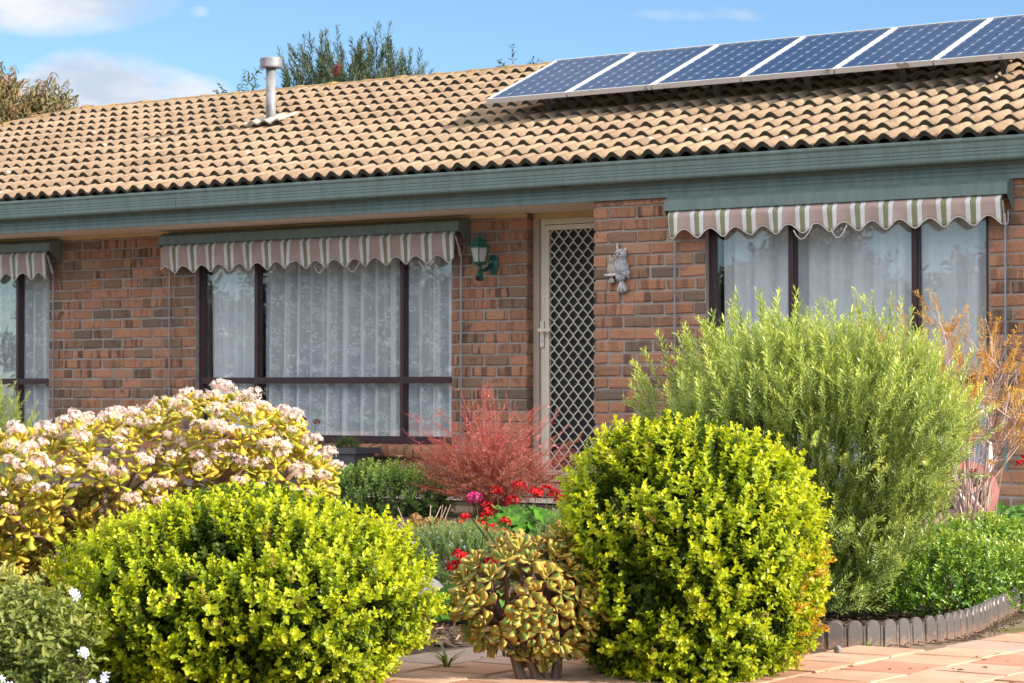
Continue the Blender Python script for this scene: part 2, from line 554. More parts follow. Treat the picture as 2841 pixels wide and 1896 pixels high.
# ------------------------------------------------------------------ ground and path
CONC = plain('bounce_concrete', (0.62, 0.54, 0.47), 0.9, 0.15, 4)
rng = np.random.default_rng(7)
random.seed(5)
g = bpy.data.objects.new('ground', mesh('ground', [(-400, -300, 0), (400, -300, 0), (400, 500, 0), (-400, 500, 0)], [(0, 1, 2, 3)]))
g.data.materials.append(GROUND)
link(g)
tag(g, kind='structure')

def edge_x(y):      # bed edge along the path
    pts = [(6.40, -4.6), (6.45, -3.62), (6.55, -3.48), (6.76, -3.36), (7.0, -3.29), (7.46, -3.33), (7.87, -3.42), (8.39, -3.55), (8.8, -3.64), (12.0, -4.2)]
    for (y0, x0), (y1, x1) in zip(pts, pts[1:]):
        if y <= y1:
            return x0 + (x1 - x0) * (y - y0) / (y1 - y0)
    return pts[-1][1]
path = bpy.data.objects.new('garden_path', mesh('garden_path', [(-4.45, 2.5, 0.006), (1.5, 2.5, 0.006), (1.5, 11, 0.006), (-3.9, 11, 0.006), (-3.55, 8.4, 0.006), (-3.25, 7.05, 0.006), (-3.5, 6.42, 0.006), (-3.75, 6.08, 0.006), (-4.45, 6.0, 0.006)], [(0, 1, 2, 3, 4, 5, 6, 7, 8)]))
path.data.materials.append(JOINT)
link(path)
tag(path, kind='structure')
fc = bpy.data.objects.new('forecourt', mesh('forecourt', [(-30, -9, 0.008), (9, -9, 0.008), (9, 4.42, 0.008), (-30, 2.0, 0.008)], [(0, 1, 2, 3)]))  # unseen paving, added to bounce warm sunlight onto the facade
fc.data.materials.append(FORE)
link(fc)
tag(fc, kind='structure')
bstrip = bpy.data.objects.new('house_path', mesh('house_path', [(-22, 13.85, 0.012), (-2.0, 13.85, 0.012), (-2.0, 14.95, 0.012), (-22, 14.95, 0.012)], [(0, 1, 2, 3)]))  # pale strip added to bounce sunlight up to the soffit and lower wall
bstrip.data.materials.append(CONC)
link(bstrip)
tag(bstrip, kind='structure')
pv = []
for k in range(5):
    gg = G().box(-0.1145, 0.1145, -0.1145, 0.1145, 0.0, 0.036)
    me = mesh('paver', gg.V, gg.F)
    bm = bmesh.new()
    bm.from_mesh(me)
    bmesh.ops.bevel(bm, geom=bm.edges[:], offset=0.005, segments=1, affect='EDGES')
    for v in bm.verts:
        v.co += Vector((random.uniform(-.003, .003), random.uniform(-.003, .003), random.uniform(-.0015, .0015)))
    bm.to_mesh(me)
    bm.free()
    me.materials.append(PAVER)
    pv.append(me)
P0 = 0.236
for i in range(-8, 16):
    for j in range(-1, 26):
        x = -2.62 + i * P0 + random.uniform(-.003, .003)
        y = 4.55 + j * P0 + (0.118 if i % 2 else 0) + random.uniform(-.003, .003)
        if x < -4.35 or x > -1.6:
            continue
        if y > 6.15 and x < edge_x(y) + 0.14:
            continue
        if y > 6.30 and x < -3.35 or y > 5.95 and x < -3.72:
            continue
        if y > 9.6 or y < 4.4:
            continue
        if x > -2.2 and y < 5.6:
            continue
        o = bpy.data.objects.new('paver', pv[random.randrange(5)])
        o.location = (x, y, -0.022 + random.uniform(-.001, .0015))
        o.rotation_euler = (random.uniform(-.004, .004), random.uniform(-.004, .004), random.choice((0, math.pi / 2, math.pi)) + random.uniform(-.012, .012))
        link(o, path)
# ------------------------------------------------------------------ house
HL = Vector((-12.0, 15.0, 0.0))
house = empty('brick_house', HL, 'single-storey brown brick house with tan tiled roof and green gutter', 'house')
def hp(o):                                   # keep world coordinates under the house
    o.matrix_parent_inverse = Matrix.Translation(-HL)
    return o
YL, YD, YF = 14.84, 14.95, 14.23             # left wall face, door plane, front wall face
W1 = (-18.3, -15.606, 0.40, 2.06)
W2 = (-13.863, -11.16, 0.40, 2.06)
W3 = (-8.518, -6.408, 0.855, 2.06)
XC, XP, XR = -10.446, -9.436, -2.0           # corner by the door, pier edge, right end
w = G()
ym = YL + 0.009
w.box(-22.0, W1[0], ym, 15.05, 0, 2.16)
w.box(W1[0], W1[1], ym, 15.05, 0, W1[2] - 0.06).box(W1[0], W1[1], ym, 15.05, W1[3], 2.16)
w.box(W1[1] - 0.004, W2[0] + 0.004, ym, 15.05, 0, 2.159)
w.box(W2[0], W2[1], ym, 15.05, 0, W2[2] - 0.06).box(W2[0], W2[1], ym, 15.05, W2[3], 2.16)
w.box(W2[1] - 0.004, XC - 0.012, ym, 15.05, 0, 2.159)
yf = YF + 0.009
w.box(XP + 0.012, W3[0] + 0.004, yf, 14.45, 0, 2.159)
w.box(W3[0], W3[1], yf, 14.45, W3[3], 2.16)
w.box(W3[1] - 0.004, XR, yf, 14.45, 0, 2.159)
w.box(XP + 0.013, XP + 0.12, 14.449, 15.05, 0, 2.158)
wall = hp(w.build('wall', MORTAR, house))
i = G().box(-22, XR, 21.8, 22, 0, 2.18).box(-22, -21.8, 15.0, 22, 0, 2.18).box(XR - .2, XR, 14.4, 22, 0, 2.18)
i.box(-22, XR, 17.6, 17.65, 0, 2.18).box(-22, XR, 14.5, 22, 0.02, 0.06).box(-22, XR, 14.27, 22, 2.185, 2.2)
i.box(-15.0, -14.95, 15.05, 17.6, 0.06, 2.18).box(-9.55, -9.5, 15.05, 17.6, 0.06, 2.18)
i.box(XC - .04, XP + .05, 15.06, 15.1, 0.06, 2.18)
hp(i.build('interior_wall', ROOM, house))

# bricks: variants of a tumbled brick, front face at y=0, box 0.230 x 0.105 x 0.076
bricks = []
for k in range(9):
    gg = G().box(-0.115, 0.115, 0.0, 0.10, 0.0, 0.076)
    me = mesh('brick', gg.V, gg.F)
    bm = bmesh.new()
    bm.from_mesh(me)
    for e in bm.edges[:]:
        pass
    bmesh.ops.bevel(bm, geom=bm.edges[:], offset=random.uniform(.006, .011), segments=1, affect='EDGES')
    for v in bm.verts:
        front = v.co.y < 0.03
        j = 0.0045 if front else 0.001
        v.co += Vector((random.uniform(-j, j), random.uniform(-.003, .003) if front else 0, random.uniform(-j, j) * .9))
    bm.to_mesh(me)
    bm.free()
    me.materials.append(BRICK)
    bricks.append(me)
th = YAW
def proj(x, y, z):
    Zc = -x * math.sin(th) + y * math.cos(th)
    Xc = x * math.cos(th) + y * math.sin(th)
    return 1420.5 + 6650 * Xc / Zc, 1085 - 6650 * (z - 0.8) / Zc, Zc
def lay(x0, x1, y, z_top, z_bot, z_ref, phase=0.0):
    out = []
    k = 0
    z = z_ref
    while z + .086 < z_top + .03:
        z += .086
    while z > z_bot - .05:
        off = phase + (0.12 if k % 2 else 0.0) + random.uniform(-.008, .008)
        x = x0 - 0.24 + (off % 0.24)
        cuts = [x0]
        while x < x1 - 0.055:
            if x > x0 + 0.055:
                cuts.append(x)
            x += 0.24 + random.uniform(-.004, .004)
        cuts.append(x1)
        top = min(z + .0738 + random.uniform(-.002, .002), z_top)
        for a, b in zip(cuts, cuts[1:]):
            a2 = a + (random.uniform(.0045, .0075) if a > x0 else 0.0)
            b2 = b - (random.uniform(.0045, .0075) if b < x1 else 0.0)
            if top - max(z, z_bot) > .012:
                out.append((a2, b2, y, max(z, z_bot), top))
        z -= .086
        k += 1
    return out
B = []
B += lay(W1[1], W2[0], YL, 2.15, 0.02, 2.029, 0.05)
B += lay(W2[1], XC, YL, 2.15, 0.02, 2.029, 0.19)
B += lay(W2[0] + .01, W2[1] - .01, YL, W2[2] - 0.10, 0.02, 2.029, 0.1)
B += lay(XP, W3[0], YF, 2.15, 0.02, 2.023, 0.0)
B += lay(W3[1], XR, YF, 2.15, 0.02, 2.023, 0.15)
singles, rest = [], []
for b in B:
    x, z = (b[0] + b[1]) / 2, (b[3] + b[4]) / 2
    px, py, Zc = proj(x, b[2], z)
    zmin = 0.62 if x < -13.8 else (0.45 if x < -11.1 else (0.28 if x < XP else (0.62 if x < -8.5 else 0.40)))
    if b[3] < 0.34 and -12.2 < x < -11.2:
        zmin = 0.1
    (singles if (-60 < px < 2900 and z > zmin) else rest).append(b)
singles.sort(key=lambda b: -b[3])
rest += singles[300:]
singles = singles[:300]
def brick_xf(b):
    return ((b[0] + b[1]) / 2, b[2] + random.uniform(-.003, .003), b[3]), ((b[1] - b[0]) / 0.23, 1, (b[4] - b[3]) / 0.076)
for b in singles:
    o = bpy.data.objects.new('brick', random.choice(bricks))
    o.location, o.scale = brick_xf(b)
    o.rotation_euler = (random.uniform(-.012, .012), random.uniform(-.007, .007), random.uniform(-.012, .012))
    link(o, wall)
gg = G()
for b in rest:
    l, s = brick_xf(b)
    me = random.choice(bricks)
    gg.add([(v.co.x * s[0] + l[0], v.co.y + l[1], v.co.z * s[2] + l[2]) for v in me.vertices], [tuple(p.vertices) for p in me.polygons])
tag(gg.build('brickwork', BRICK, wall), kind='stuff')
# sloping sill bricks under the windows
sg = G().add([(-.038, 0, -.095), (.038, 0, -.095), (.038, .15, -.06), (-.038, .15, -.06), (-.038, -.005, -.012), (.038, -.005, -.012), (.038, .15, .028), (-.038, .15, .028)],
             [(0, 3, 2, 1), (4, 5, 6, 7), (0, 1, 5, 4), (1, 2, 6, 5), (2, 3, 7, 6), (3, 0, 4, 7)])
sills = []
for k in range(4):
    me = mesh('sill_brick', sg.V, sg.F)
    bm = bmesh.new()
    bm.from_mesh(me)
    bmesh.ops.bevel(bm, geom=bm.edges[:], offset=.009, segments=1, affect='EDGES')
    for v in bm.verts:
        v.co += Vector((random.uniform(-.003, .003), random.uniform(-.004, .004), random.uniform(-.004, .004)))
    bm.to_mesh(me)
    bm.free()
    me.polygons.foreach_set('use_smooth', np.ones(len(me.polygons), dtype=bool))
    me.materials.append(BRICK)
    sills.append(me)
for wx0, wx1 in ((W1[0] + 1.5, W1[1]), (W2[0], W2[1])):
    x = wx0 + 0.04
    while x < wx1:
        o = bpy.data.objects.new('sill_brick', random.choice(sills))
        o.location = (x, YL - 0.055, 0.372)
        link(o, wall)
        x += 0.0845
# infill panel under the right window
pn = G().box(W3[0], W3[1], YF + 0.05, YF + 0.07, 0.02, W3[2] - .02)
for k in range(1, 6):
    x = W3[0] + (W3[1] - W3[0]) * k / 6
    pn.box(x - .012, x + .012, YF + 0.045, YF + 0.05, 0.03, W3[2] - .02)
hp(pn.build('infill_panel', plain('panel_paint', (0.42, 0.50, 0.58), 0.6), house))

# soffit, bead, fascia, gutter
hp(G().box(-22.3, XP + .01, YF - .005, YL + .1, 2.150, 2.156).build('soffit', SOFFIT, house))
for x in (-16.9, -14.5, -12.1, -10.75):
    hp(G().box(x - .012, x + .012, YF, YL + .01, 2.144, 2.1495).build('cover_strip', SOFFIT, house))
hp(G().extrude_x([(YL - .03, 2.149), (YL - .03, 2.138), (YL + .005, 2.118), (YL + .005, 2.149)], -22, XC).build('soffit_bead', BEAD, house))
f0 = YF - .03
fas = [(f0, 2.148)]
for zz in (2.176, 2.205, 2.234):
    fas += [(f0, zz), (f0 + .005, zz + .003), (f0 + .005, zz + .008), (f0, zz + .011)]
fas += [(f0, 2.31), (YF - .002, 2.31), (YF - .002, 2.148)]
hp(G().extrude_x(fas, -22.4, XR + .3).build('fascia', GREEN_TRIM, house))
q0 = 14.085
gut = [(f0 - .001, 2.258), (q0 + .02, 2.258), (q0 + .004, 2.266), (q0, 2.278)]
for zz in (2.296, 2.318, 2.340):
    gut += [(q0, zz), (q0 + .004, zz + .002), (q0 + .004, zz + .005), (q0, zz + .007)]
gut += [(q0 - .002, 2.378), (q0 - .010, 2.392), (q0 - .010, 2.404), (q0 - .002, 2.412), (q0 + .010, 2.410), (q0 + .012, 2.395), (f0 - .001, 2.390)]
hp(G().extrude_x(gut, -22.4, XR + .3).build('gutter', GREEN_TRIM, house))
hp(G().extrude_x([(y - .003 if y < 14.12 else y, z) for y, z in gut], -9.66, -9.60).build('gutter_joiner', GREEN_TRIM, house))
hp(G().extrude_x([(y - .003 if y < 14.12 else y, z) for y, z in gut], -13.42, -13.37).build('gutter_joiner', GREEN_TRIM, house))

# roof: deck, tiles, ridge
TP = 0.342
PIT = math.atan(TP)
Y0R, Z0R, YRG = 14.13, 2.405, 18.08
def rz(y):
    return Z0R + (y - Y0R) * TP
XH = -18.46
zr = rz(YRG)
e = 0.05
V = [(-22.41, Y0R, rz(Y0R) - e), (XR + .3, Y0R, rz(Y0R) - e), (XR + .3, YRG, zr - e), (XH, YRG, zr - e), (-22.41, 2 * YRG - Y0R, rz(Y0R) - e), (XR + .3, 2 * YRG - Y0R, rz(Y0R) - e)]
roof = hp(obj('roof', mesh('roof', V, [(0, 1, 2, 3), (5, 4, 3, 2), (4, 0, 3), (1, 5, 2), (0, 4, 5, 1)]), plain('roof_underlay', (0.05, 0.045, 0.04), 0.9), house))
NS = 14
def tile_mesh(j):
    V = []
    for back in (0, 1):
        for layer in (0, 1):
            for q in range(NS + 1):
                u = q / NS
                hgt = 0.050 * (0.5 - 0.5 * math.cos(2 * math.pi * (u * 2 + .02))) ** 0.75
                x = (u - 0.5) * 0.302
                y = 0.375 if back else 0.0
                zz = hgt + (0.0 if back else 0.037) - (0.036 if layer else 0)
                V.append((x, y + (random.uniform(-.002, .002) if not back else 0), zz + (j * (u - .5) if not back else 0)))
    n = NS + 1
    F = []
    for q in range(NS):
        F.append((q, q + 1, 2 * n + q + 1, 2 * n + q))
    for q in range(NS):
        F.append((n + q, n + q + 1, q + 1, q))
    F.append((n, 0, 2 * n, 3 * n))
    F.append((NS, n + NS, 3 * n + NS, 2 * n + NS))
    me = mesh('roof_tile', V, F)
    me.materials.append(TILE)
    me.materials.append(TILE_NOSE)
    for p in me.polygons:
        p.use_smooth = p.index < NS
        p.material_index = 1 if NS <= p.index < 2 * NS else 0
    return me
tiles = [tile_mesh(random.uniform(-.006, .006)) for k in range(6)]
pos = []
GA = 0.3245
ncourse = 13
for k in range(ncourse):
    s = k * GA - 0.035
    y = Y0R + s * math.cos(PIT)
    for q in range(80):
        x = -1.75 - q * 0.30 - (0.15 if k % 2 else 0)
        if x < XH - (YRG - y) - 0.05:
            continue
        pos.append((x, y, rz(y), k))
def key(p):
    px, py, Zc = proj(p[0], p[1], p[2])
    hid = p[0] > -11.5 and p[1] > 15.8          # under the solar panels
    return Zc + (100 if (px < -40 or px > 2890 or hid) else 0)
pos.sort(key=key)
for n, p in enumerate(pos[:300]):
    o = bpy.data.objects.new('roof_tile', tiles[random.randrange(6)])
    o.location = (p[0] + random.uniform(-.003, .003), p[1] + random.uniform(-.010, .010), p[2] + random.uniform(-.001, .005))
    o.rotation_euler = (PIT + random.uniform(-.010, .010), random.uniform(-.010, .010), random.uniform(-.013, .013))
    link(o, roof)
gg = G()
mi = []
for p in pos[300:]:
    me = tiles[random.randrange(6)]
    mt = Matrix.Translation((p[0], p[1] + random.uniform(-.005, .005), p[2] + random.uniform(-.001, .004))) @ Matrix.Rotation(PIT, 4, 'X') @ Matrix.Rotation(random.uniform(-.006, .006), 4, 'Z')
    gg.add([tuple(mt @ v.co) for v in me.vertices], [tuple(pp.vertices) for pp in me.polygons])
    mi += [pp.material_index for pp in me.polygons]
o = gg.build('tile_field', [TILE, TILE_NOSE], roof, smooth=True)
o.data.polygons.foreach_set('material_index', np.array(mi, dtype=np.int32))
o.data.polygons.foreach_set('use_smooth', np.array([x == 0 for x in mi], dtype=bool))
tag(o, kind='stuff')
cp = [(-.155, -.085), (-.135, -.02), (-.065, .05), (-.03, .062), (.03, .062), (.065, .05), (.135, -.02), (.155, -.085)]
def cap_mesh():
    V, F = [], []
    rings = [(0.0, 1.0), (0.36, 0.97), (0.365, 1.10), (0.44, 1.12)]
    for x, s in rings:
        V += [(x, y * s, z * s + .004) for y, z in cp]
    n = len(cp)
    for r_ in range(len(rings) - 1):
        for q in range(n - 1):
            F.append((r_ * n + q, (r_ + 1) * n + q, (r_ + 1) * n + q + 1, r_ * n + q + 1))
    F.append(tuple(range(n)))
    F.append(tuple(range(3 * n, 4 * n))[::-1])
    me = mesh('ridge_cap', V, F)
    me.materials.append(RIDGE)
    return me
cap = cap_mesh()
x = XH + .05
k = 0
while x < -2.1:
    o = bpy.data.objects.new('ridge_cap', cap)
    o.location = (x, YRG + random.uniform(-.004, .004), zr - .005 + random.uniform(-.003, .003))
    o.rotation_euler = (random.uniform(-.01, .01), random.uniform(-.006, .006), random.uniform(-.01, .01))
    link(o, roof)
    x += 0.425
hipd = Vector((1, 1, TP)).normalized()
hrot = hipd.to_track_quat('X', 'Z').to_euler()
for k in range(13):
    p = Vector((XH, YRG, zr + .01)) - hipd * (0.42 * (k + 1) - .02)
    o = bpy.data.objects.new('ridge_cap', cap)
    o.location = p
    o.rotation_euler = hrot
    link(o, roof)
# lichen patch colour on the first caps
LICH = M('ridge_lichen')
pw = LICH.pos()
b_ = LICH.n('ShaderNodeRGBToBW')
LICH.t.links.new(LICH.ramp(LICH.noise(pw, 6, 4), [(0.46, (0, 0, 0)), (0.56, (1, 1, 1))]), b_.inputs[0])
LICHM = LICH.done(LICH.bsdf(LICH.mix(b_.outputs[0], (0.30, 0.21, 0.12), (0.42, 0.24, 0.02)), 0.95, LICH.bump(LICH.noise(pw, 80, 4), 0.5, 0.006)))
cap2 = cap.copy()
cap2.materials.clear()
cap2.materials.append(LICHM)
for o in roof.children:
    if o.name.startswith('ridge_cap') and abs(o.location.x - XH - .05) < .1 and abs(o.location.y - YRG) < .05:
        o.data = cap2

# windows
def window(W, yw, mull, transom, xs_glass=None):
    x0, x1, z0, z1 = W
    a, b = yw + .055, yw + .115
    t = .042
    gfr = G().box(x0, x0 + t, a, b, z0, z1).box(x1 - t, x1, a, b, z0, z1).box(x0 + t, x1 - t, a, b, z0, z0 + t).box(x0 + t, x1 - t, a, b, z1 - t, z1)
    gfr.box(x0, x1, a - .03, a - .001, z0 - .012, z0 + .018)
    for mx_ in mull:
        gfr.box(mx_ - .024, mx_ + .024, a + .004, b - .004, z0 + t, z1 - t)
        gfr.box(mx_ + .006, mx_ + .020, a - .008, a + .0035, z0 + t + .001, z1 - t - .001)
    if transom:
        gfr.box(x0 + t, x1 - t, a - .006, b - .006, transom - .026, transom + .026)
        gfr.box(x0 + t, x1 - t, a - .012, a - .0065, transom - .004, transom + .020)
    win = hp(gfr.build('window', WINFRAME, house))
    xs = [x0 + t] + list(mull) + [x1 - t]
    zs = [z0 + t] + ([transom] if transom else []) + [z1 - t]
    for p, q in zip(xs, xs[1:]):
        for r_, s_ in zip(zs, zs[1:]):
            d = .022
            G().box(p + (d if p != x0 + t else 0) + .001, q - (d if q != x1 - t else 0) - .001, yw + .080, yw + .086, r_ + (d if r_ == transom else 0), s_ - (d if s_ == transom else 0)).build('pane', GLASS, win)
    return win
window(W1, YL, (-16.06, -17.2), .885)
window(W2, YL, (-13.22, -11.69), .885)
window(W3, YF, (-7.87, -6.955), None)

def curtain(x0, x1, y, z0, z1, mat, label, period=.14, amp=.035, gaps=()):
    root = empty('lace_curtain', ((x0 + x1) / 2, y, z0), label, 'curtain', 'net curtains behind the windows')
    rs = np.random.default_rng(int(abs(x0) * 100))
    nx = int((x1 - x0) / .010)
    xs = np.linspace(x0, x1, nx)
    ph = np.cumsum(rs.normal(1, .45, nx).clip(.15)) * .010 / period * 2 * math.pi
    zs = np.linspace(0, z1 - z0, 9)
    V = []
    for zz in zs:
        k = 1.0 - 0.35 * zz / (z1 - z0)
        yy = amp * k * (np.sin(ph) + .35 * np.sin(2.3 * ph + 1)) + .01 * np.sin(xs * 3 + zz)
        V.append(np.stack([xs - (x0 + x1) / 2 + .012 * k * np.cos(ph * 1.0), yy, np.full(nx, zz)], 1))
    V = np.concatenate(V)
    idx = np.arange(nx - 1)
    F = np.concatenate([np.stack([r_ * nx + idx, r_ * nx + idx + 1, (r_ + 1) * nx + idx + 1, (r_ + 1) * nx + idx], 1) for r_ in range(len(zs) - 1)])
    obj('cloth', mesh('cloth', V, F, True), mat, root)
    obj('curtain_rod', mesh('curtain_rod', *tube([(-(x1 - x0) / 2, 0, z1 - z0), ((x1 - x0) / 2, 0, z1 - z0)], .008, 6)), STEEL, root)
    return root
curtain(W1[0] + .05, W1[1] - .03, YL + .15, .44, 2.03, LACE, 'floral lace curtain behind the window at the left edge')
curtain(W2[0] + .05, -13.24, YL + .15, .44, 2.03, SHEER, 'plain gauze curtain behind the narrow left pane of the middle window', .11, .03)
curtain(-13.22, W2[1] - .03, YL + .16, .44, 2.03, LACE, 'wide floral lace curtain filling the middle and right panes of the middle window', .15, .045)
curtain(W3[0] + .05, W3[1] - .03, YF + .15, .90, 2.03, SHEER, 'sheer pale curtain behind the large window under the right awning', .17, .035)

# door
hp(G().box(XC + .002, XC + .058, YL + .075, 15.05, 0.09, 2.105).build('door_jamb', JAMB, house, bevel=.004))
hp(G().box(XC + .002, XP + .01, YL + .08, 15.05, 2.106, 2.149).build('door_head', HEAD, house))
hp(G().box(XC + .002, XP + .01, YL - .02, 15.05, 0.05, 0.10).build('door_sill', CREAM, house, bevel=.006))
dx0, dx1, dz0, dz1 = XC + .060, XP - .12 + .2, .115, 2.104
dd = G()
yb = YD - .012
for ins, dep in ((0, 0), (.014, -.006), (.028, -.012), (.05, -.018)):
    wd = .016 if ins < .05 else .038
    a0, a1, c0, c1 = dx0 + ins, dx1 - ins, dz0 + ins, dz1 - ins
    dd.box(a0, a0 + wd, yb + dep, yb + .03, c0, c1).box(a1 - wd, a1, yb + dep, yb + .03, c0, c1)
    dd.box(a0 + wd, a1 - wd, yb + dep, yb + .03, c1 - wd, c1).box(a0 + wd, a1 - wd, yb + dep, yb + .03, c0, c0 + wd)
door = hp(dd.build('screen_door', CREAM, house))
mx0, mx1, mz0, mz1 = dx0 + .088, dx1 - .088, dz0 + .088, dz1 - .088
G().box(mx0 - .002, mx1 + .002, yb + .012, yb + .016, mz0 - .002, mz1 + .002).build('fly_screen', SCREEN, door)
pw_, ph_ = .0873, .1015
ns = int((mx1 - mx0) / (pw_ / 2)) + 1
k = 0
xk = mx0 + .02
while xk < mx1 - .02:
    pts = []
    zz = mz0
    sgn = 1 if k % 2 else -1
    step = ph_ / 12
    nst = int((mz1 - mz0) / step)
    for q in range(nst + 1):
        zz = mz0 + q * step
        tt = (q / 12.0) % 1.0
        tri = 1 - 4 * abs(tt - .5)                       # -1..1
        sm = math.copysign(min(1.0, abs(tri) * 1.28), tri)
        sm = math.sin(sm * math.pi / 2) * .35 + sm * .65
        pts.append((min(max(xk + sgn * sm * (pw_ / 4 - .0022), mx0 - .004), mx1 + .004), yb - .008, zz))
    obj('grille_strand', mesh('grille_strand', *tube(pts, .0052, 4)), CREAM, door)
    xk += pw_ / 2
    k += 1
hx = dx0 + .03
G().box(hx - .018, hx + .018, yb - .030, yb - .019, 1.13, 1.33).build('lock_plate', CREAM, door, bevel=.004)
G().tube([(hx, yb - .03, 1.26), (hx, yb - .062, 1.26)], .010, 8).box(hx - .01, hx + .105, yb - .072, yb - .056, 1.248, 1.272).build('handle', CREAM, door, bevel=.002)
G().tube([(hx, yb - .0195, 1.185), (hx, yb - .036, 1.185)], .012, 10).build('lock_barrel', ALU, door)

# ------------------------------------------------------------------ awnings
def awning(x0, x1, yw, zt, d, drop, label, rods, seed, tears=(), loose=()):
    rs = random.Random(seed)
    root = empty('striped_awning', (x0, yw, zt - drop - .06), label, 'awning', 'striped awnings over the windows')
    L = x1 - x0
    zb = drop + .06
    hood = [(-.002, 0), (-.6 * d, 0), (-d, -.028), (-d - .004, -.10), (-d + .006, -.10), (-d + .010, -.036), (-.58 * d, -.010), (-.002, -.010)]
    G().extrude_x([(y, z + zb) for y, z in hood], 0, L).build('hood', GREEN_TRIM, root)
    endp = [(-.002, 0), (-.6 * d, .001), (-d, -.027), (-d - .003, -.10), (-.002, -.215)]
    for ex in (-.003, L + .0005):
        G().extrude_x([(y, z + zb) for y, z in endp], ex, ex + .0025).build('end_plate', GREEN_TRIM, root)
    G().tube([(.01, -d + .055, zb - .055), (L - .01, -d + .055, zb - .055)], .026, 8).build('roller', STEEL, root)
    nx = max(40, int(L / .0128))
    fx0, fx1 = .03, L - .035
    rows = 8
    V = []
    xo = rs.uniform(0, .205)
    for r_ in range(rows):
        for q in range(nx + 1):
            x = fx0 + (fx1 - fx0) * q / nx
            ph = (x + xo) / .205 * 2 * math.pi
            scal = .030 * (1 + math.cos(ph))        # 0 at stripe centre, high between
            if r_ < 2:
                z = zb - .085 - .05 * r_
                y = -d + .030 - .038 * r_
            else:
                t = (r_ - 1) / (rows - 2)
                top = zb - .135
                bot = .055 + (.060 - 0) * 0 + (.058 * (.5 - .5 * math.cos(ph - 0)))   # placeholder
                bot = .060 + scal - .006
                z = top + (bot - top) * t
                y = -d - .008 + .012 * t + .006 * t * math.sin(ph * .5 + seed) + .004 * t * math.sin(x * 9 + seed) + (.012 * t * math.sin(ph - .6))
                for tx in tears:
                    dx = x - tx
                    if 0 < dx < .06:
                        y -= .022 * t * (1 - dx / .06)
                        z += .008 * t
            V.append((x, y, z))
    F = []
    for r_ in range(rows - 1):
        for q in range(nx):
            a = r_ * (nx + 1) + q
            F.append((a, a + 1, a + nx + 2, a + nx + 1))
    # stripes follow the cloth: shift so that a green stripe sits at each scallop's low point
    me = mesh('valance', [(v[0] + xo + .1025 * 0, v[1], v[2]) for v in V], F, True)
    o = obj('valance', me, AWN, root, loc=(-xo, 0, 0))
    so = o.modifiers.new('thickness', 'SOLIDIFY')
    so.thickness = .0022
    tr_ = []
    last = V[-(nx + 1):]
    obj('valance_trim', mesh('valance_trim', *tube([(v[0], v[1], v[2]) for v in last], .0042, 5)), TRIMW, root)
    for lx_, ln_ in loose:
        zq = V[-(nx + 1)][2]
        G().tube([(lx_ + ln_ * t_, -d - .014 - .01 * math.sin(t_ * 3), .072 - .075 * math.sin(math.pi * t_) + .02 * t_) for t_ in (0, .2, .4, .6, .8, 1)], .0035, 4).build('loose_trim', TRIMW, root, smooth=True)
    for rx, side in rods:
        lx = rx - x0
        zt2 = zb - .29
        G().tube([(lx, -.035, zt2), (lx, -.035, .30 - (zt - drop - .06))], .0075, 6).build('guide_rod', STEEL, root)
        s_ = -1 if side > 0 else 1
        ex = (L - .03) if side > 0 else .03
        G().tube([(ex, -d + .0, zb - .14), (lx, -.04, zt2 + .005)], .0075, 4).build('fold_arm', ALU, root)
        G().tube([((ex + lx) / 2, -d * .5 - .012, zb - .22), (lx + .006 * side, -.05, zt2 - .002)], .012, 4).build('arm_bracket', ALU, root)
        G().tube([(lx + .01 * side, -.012, zb - .20), (lx + .014 * side, -.02, zt2 + .02), (lx, -.035, zt2 - .01)], .006, 5).build('rod_hook', STEEL, root)
        G().tube([(lx, -.035, .32 - (zt - drop - .06)), (lx, -.035, .44 - (zt - drop - .06))], .012, 6).build('rod_foot', plain('teal_plastic', (0.12, 0.3, 0.3), 0.4) if 'teal_plastic' not in bpy.data.materials else bpy.data.materials['teal_plastic'], root)
    return root
awning(-18.4, -15.442, YL, 2.125, .15, .34, 'striped awning cut off by the left edge, dark green hood', [(-15.515, 1)], 3)
awning(-14.133, -10.981, YL, 2.128, .15, .335, 'striped scalloped awning over the middle window, under the eave', [(-14.178 + .06, -1), (-11.041, 1)], 5, (1.42,), ((1.72, .13), (2.05, .15), (2.78, .16)))
awning(-8.775, -6.235, YF, 2.146, .105, .285, 'striped frayed awning with pale green hood over the right window', [(-8.757 + .02, -1), (-6.278, 1)], 8, (.62,), ((1.02, .14), (1.30, .12)))

# ------------------------------------------------------------------ flue
fl = empty('flue_pipe', (-14.3, 16.3, 3.20), 'grey galvanised flue pipe with round cap standing on the roof', 'flue')
GALV = plain('galvanised', (0.27, 0.27, 0.30), 0.55, 0.28, 9, Metallic=0.2)
G().lathe([(.046, -.05), (.046, .30), (.044, .301), (.044, .55)], 24).build('pipe', GALV, fl, smooth=True)
G().lathe([(.03, .515), (.094, .512), (.099, .522), (.099, .595), (.094, .602), (.0, .604)], 28).build('cap', GALV, fl, smooth=False)
sp_ = []
fs = G()
nseg = 12
for q in range(nseg + 1):
    u = -.22 + .44 * q / nseg
    hz = .040 * (0.5 - 0.5 * math.cos(2 * math.pi * (u / .15 + .3))) ** 0.75 + .038
    sp_.append((u, hz))
V = [(u, -.13, h_ - .13 * TP) for u, h_ in sp_] + [(u, .13, h_ + .13 * TP) for u, h_ in sp_]
V += [(x_, y_, z_ - .012) for x_, y_, z_ in V]
n_ = nseg + 1
F = [(q, q + 1, n_ + q + 1, n_ + q) for q in range(nseg)] + [(2 * n_ + q + 1, 2 * n_ + q, q, q + 1) for q in range(nseg)]
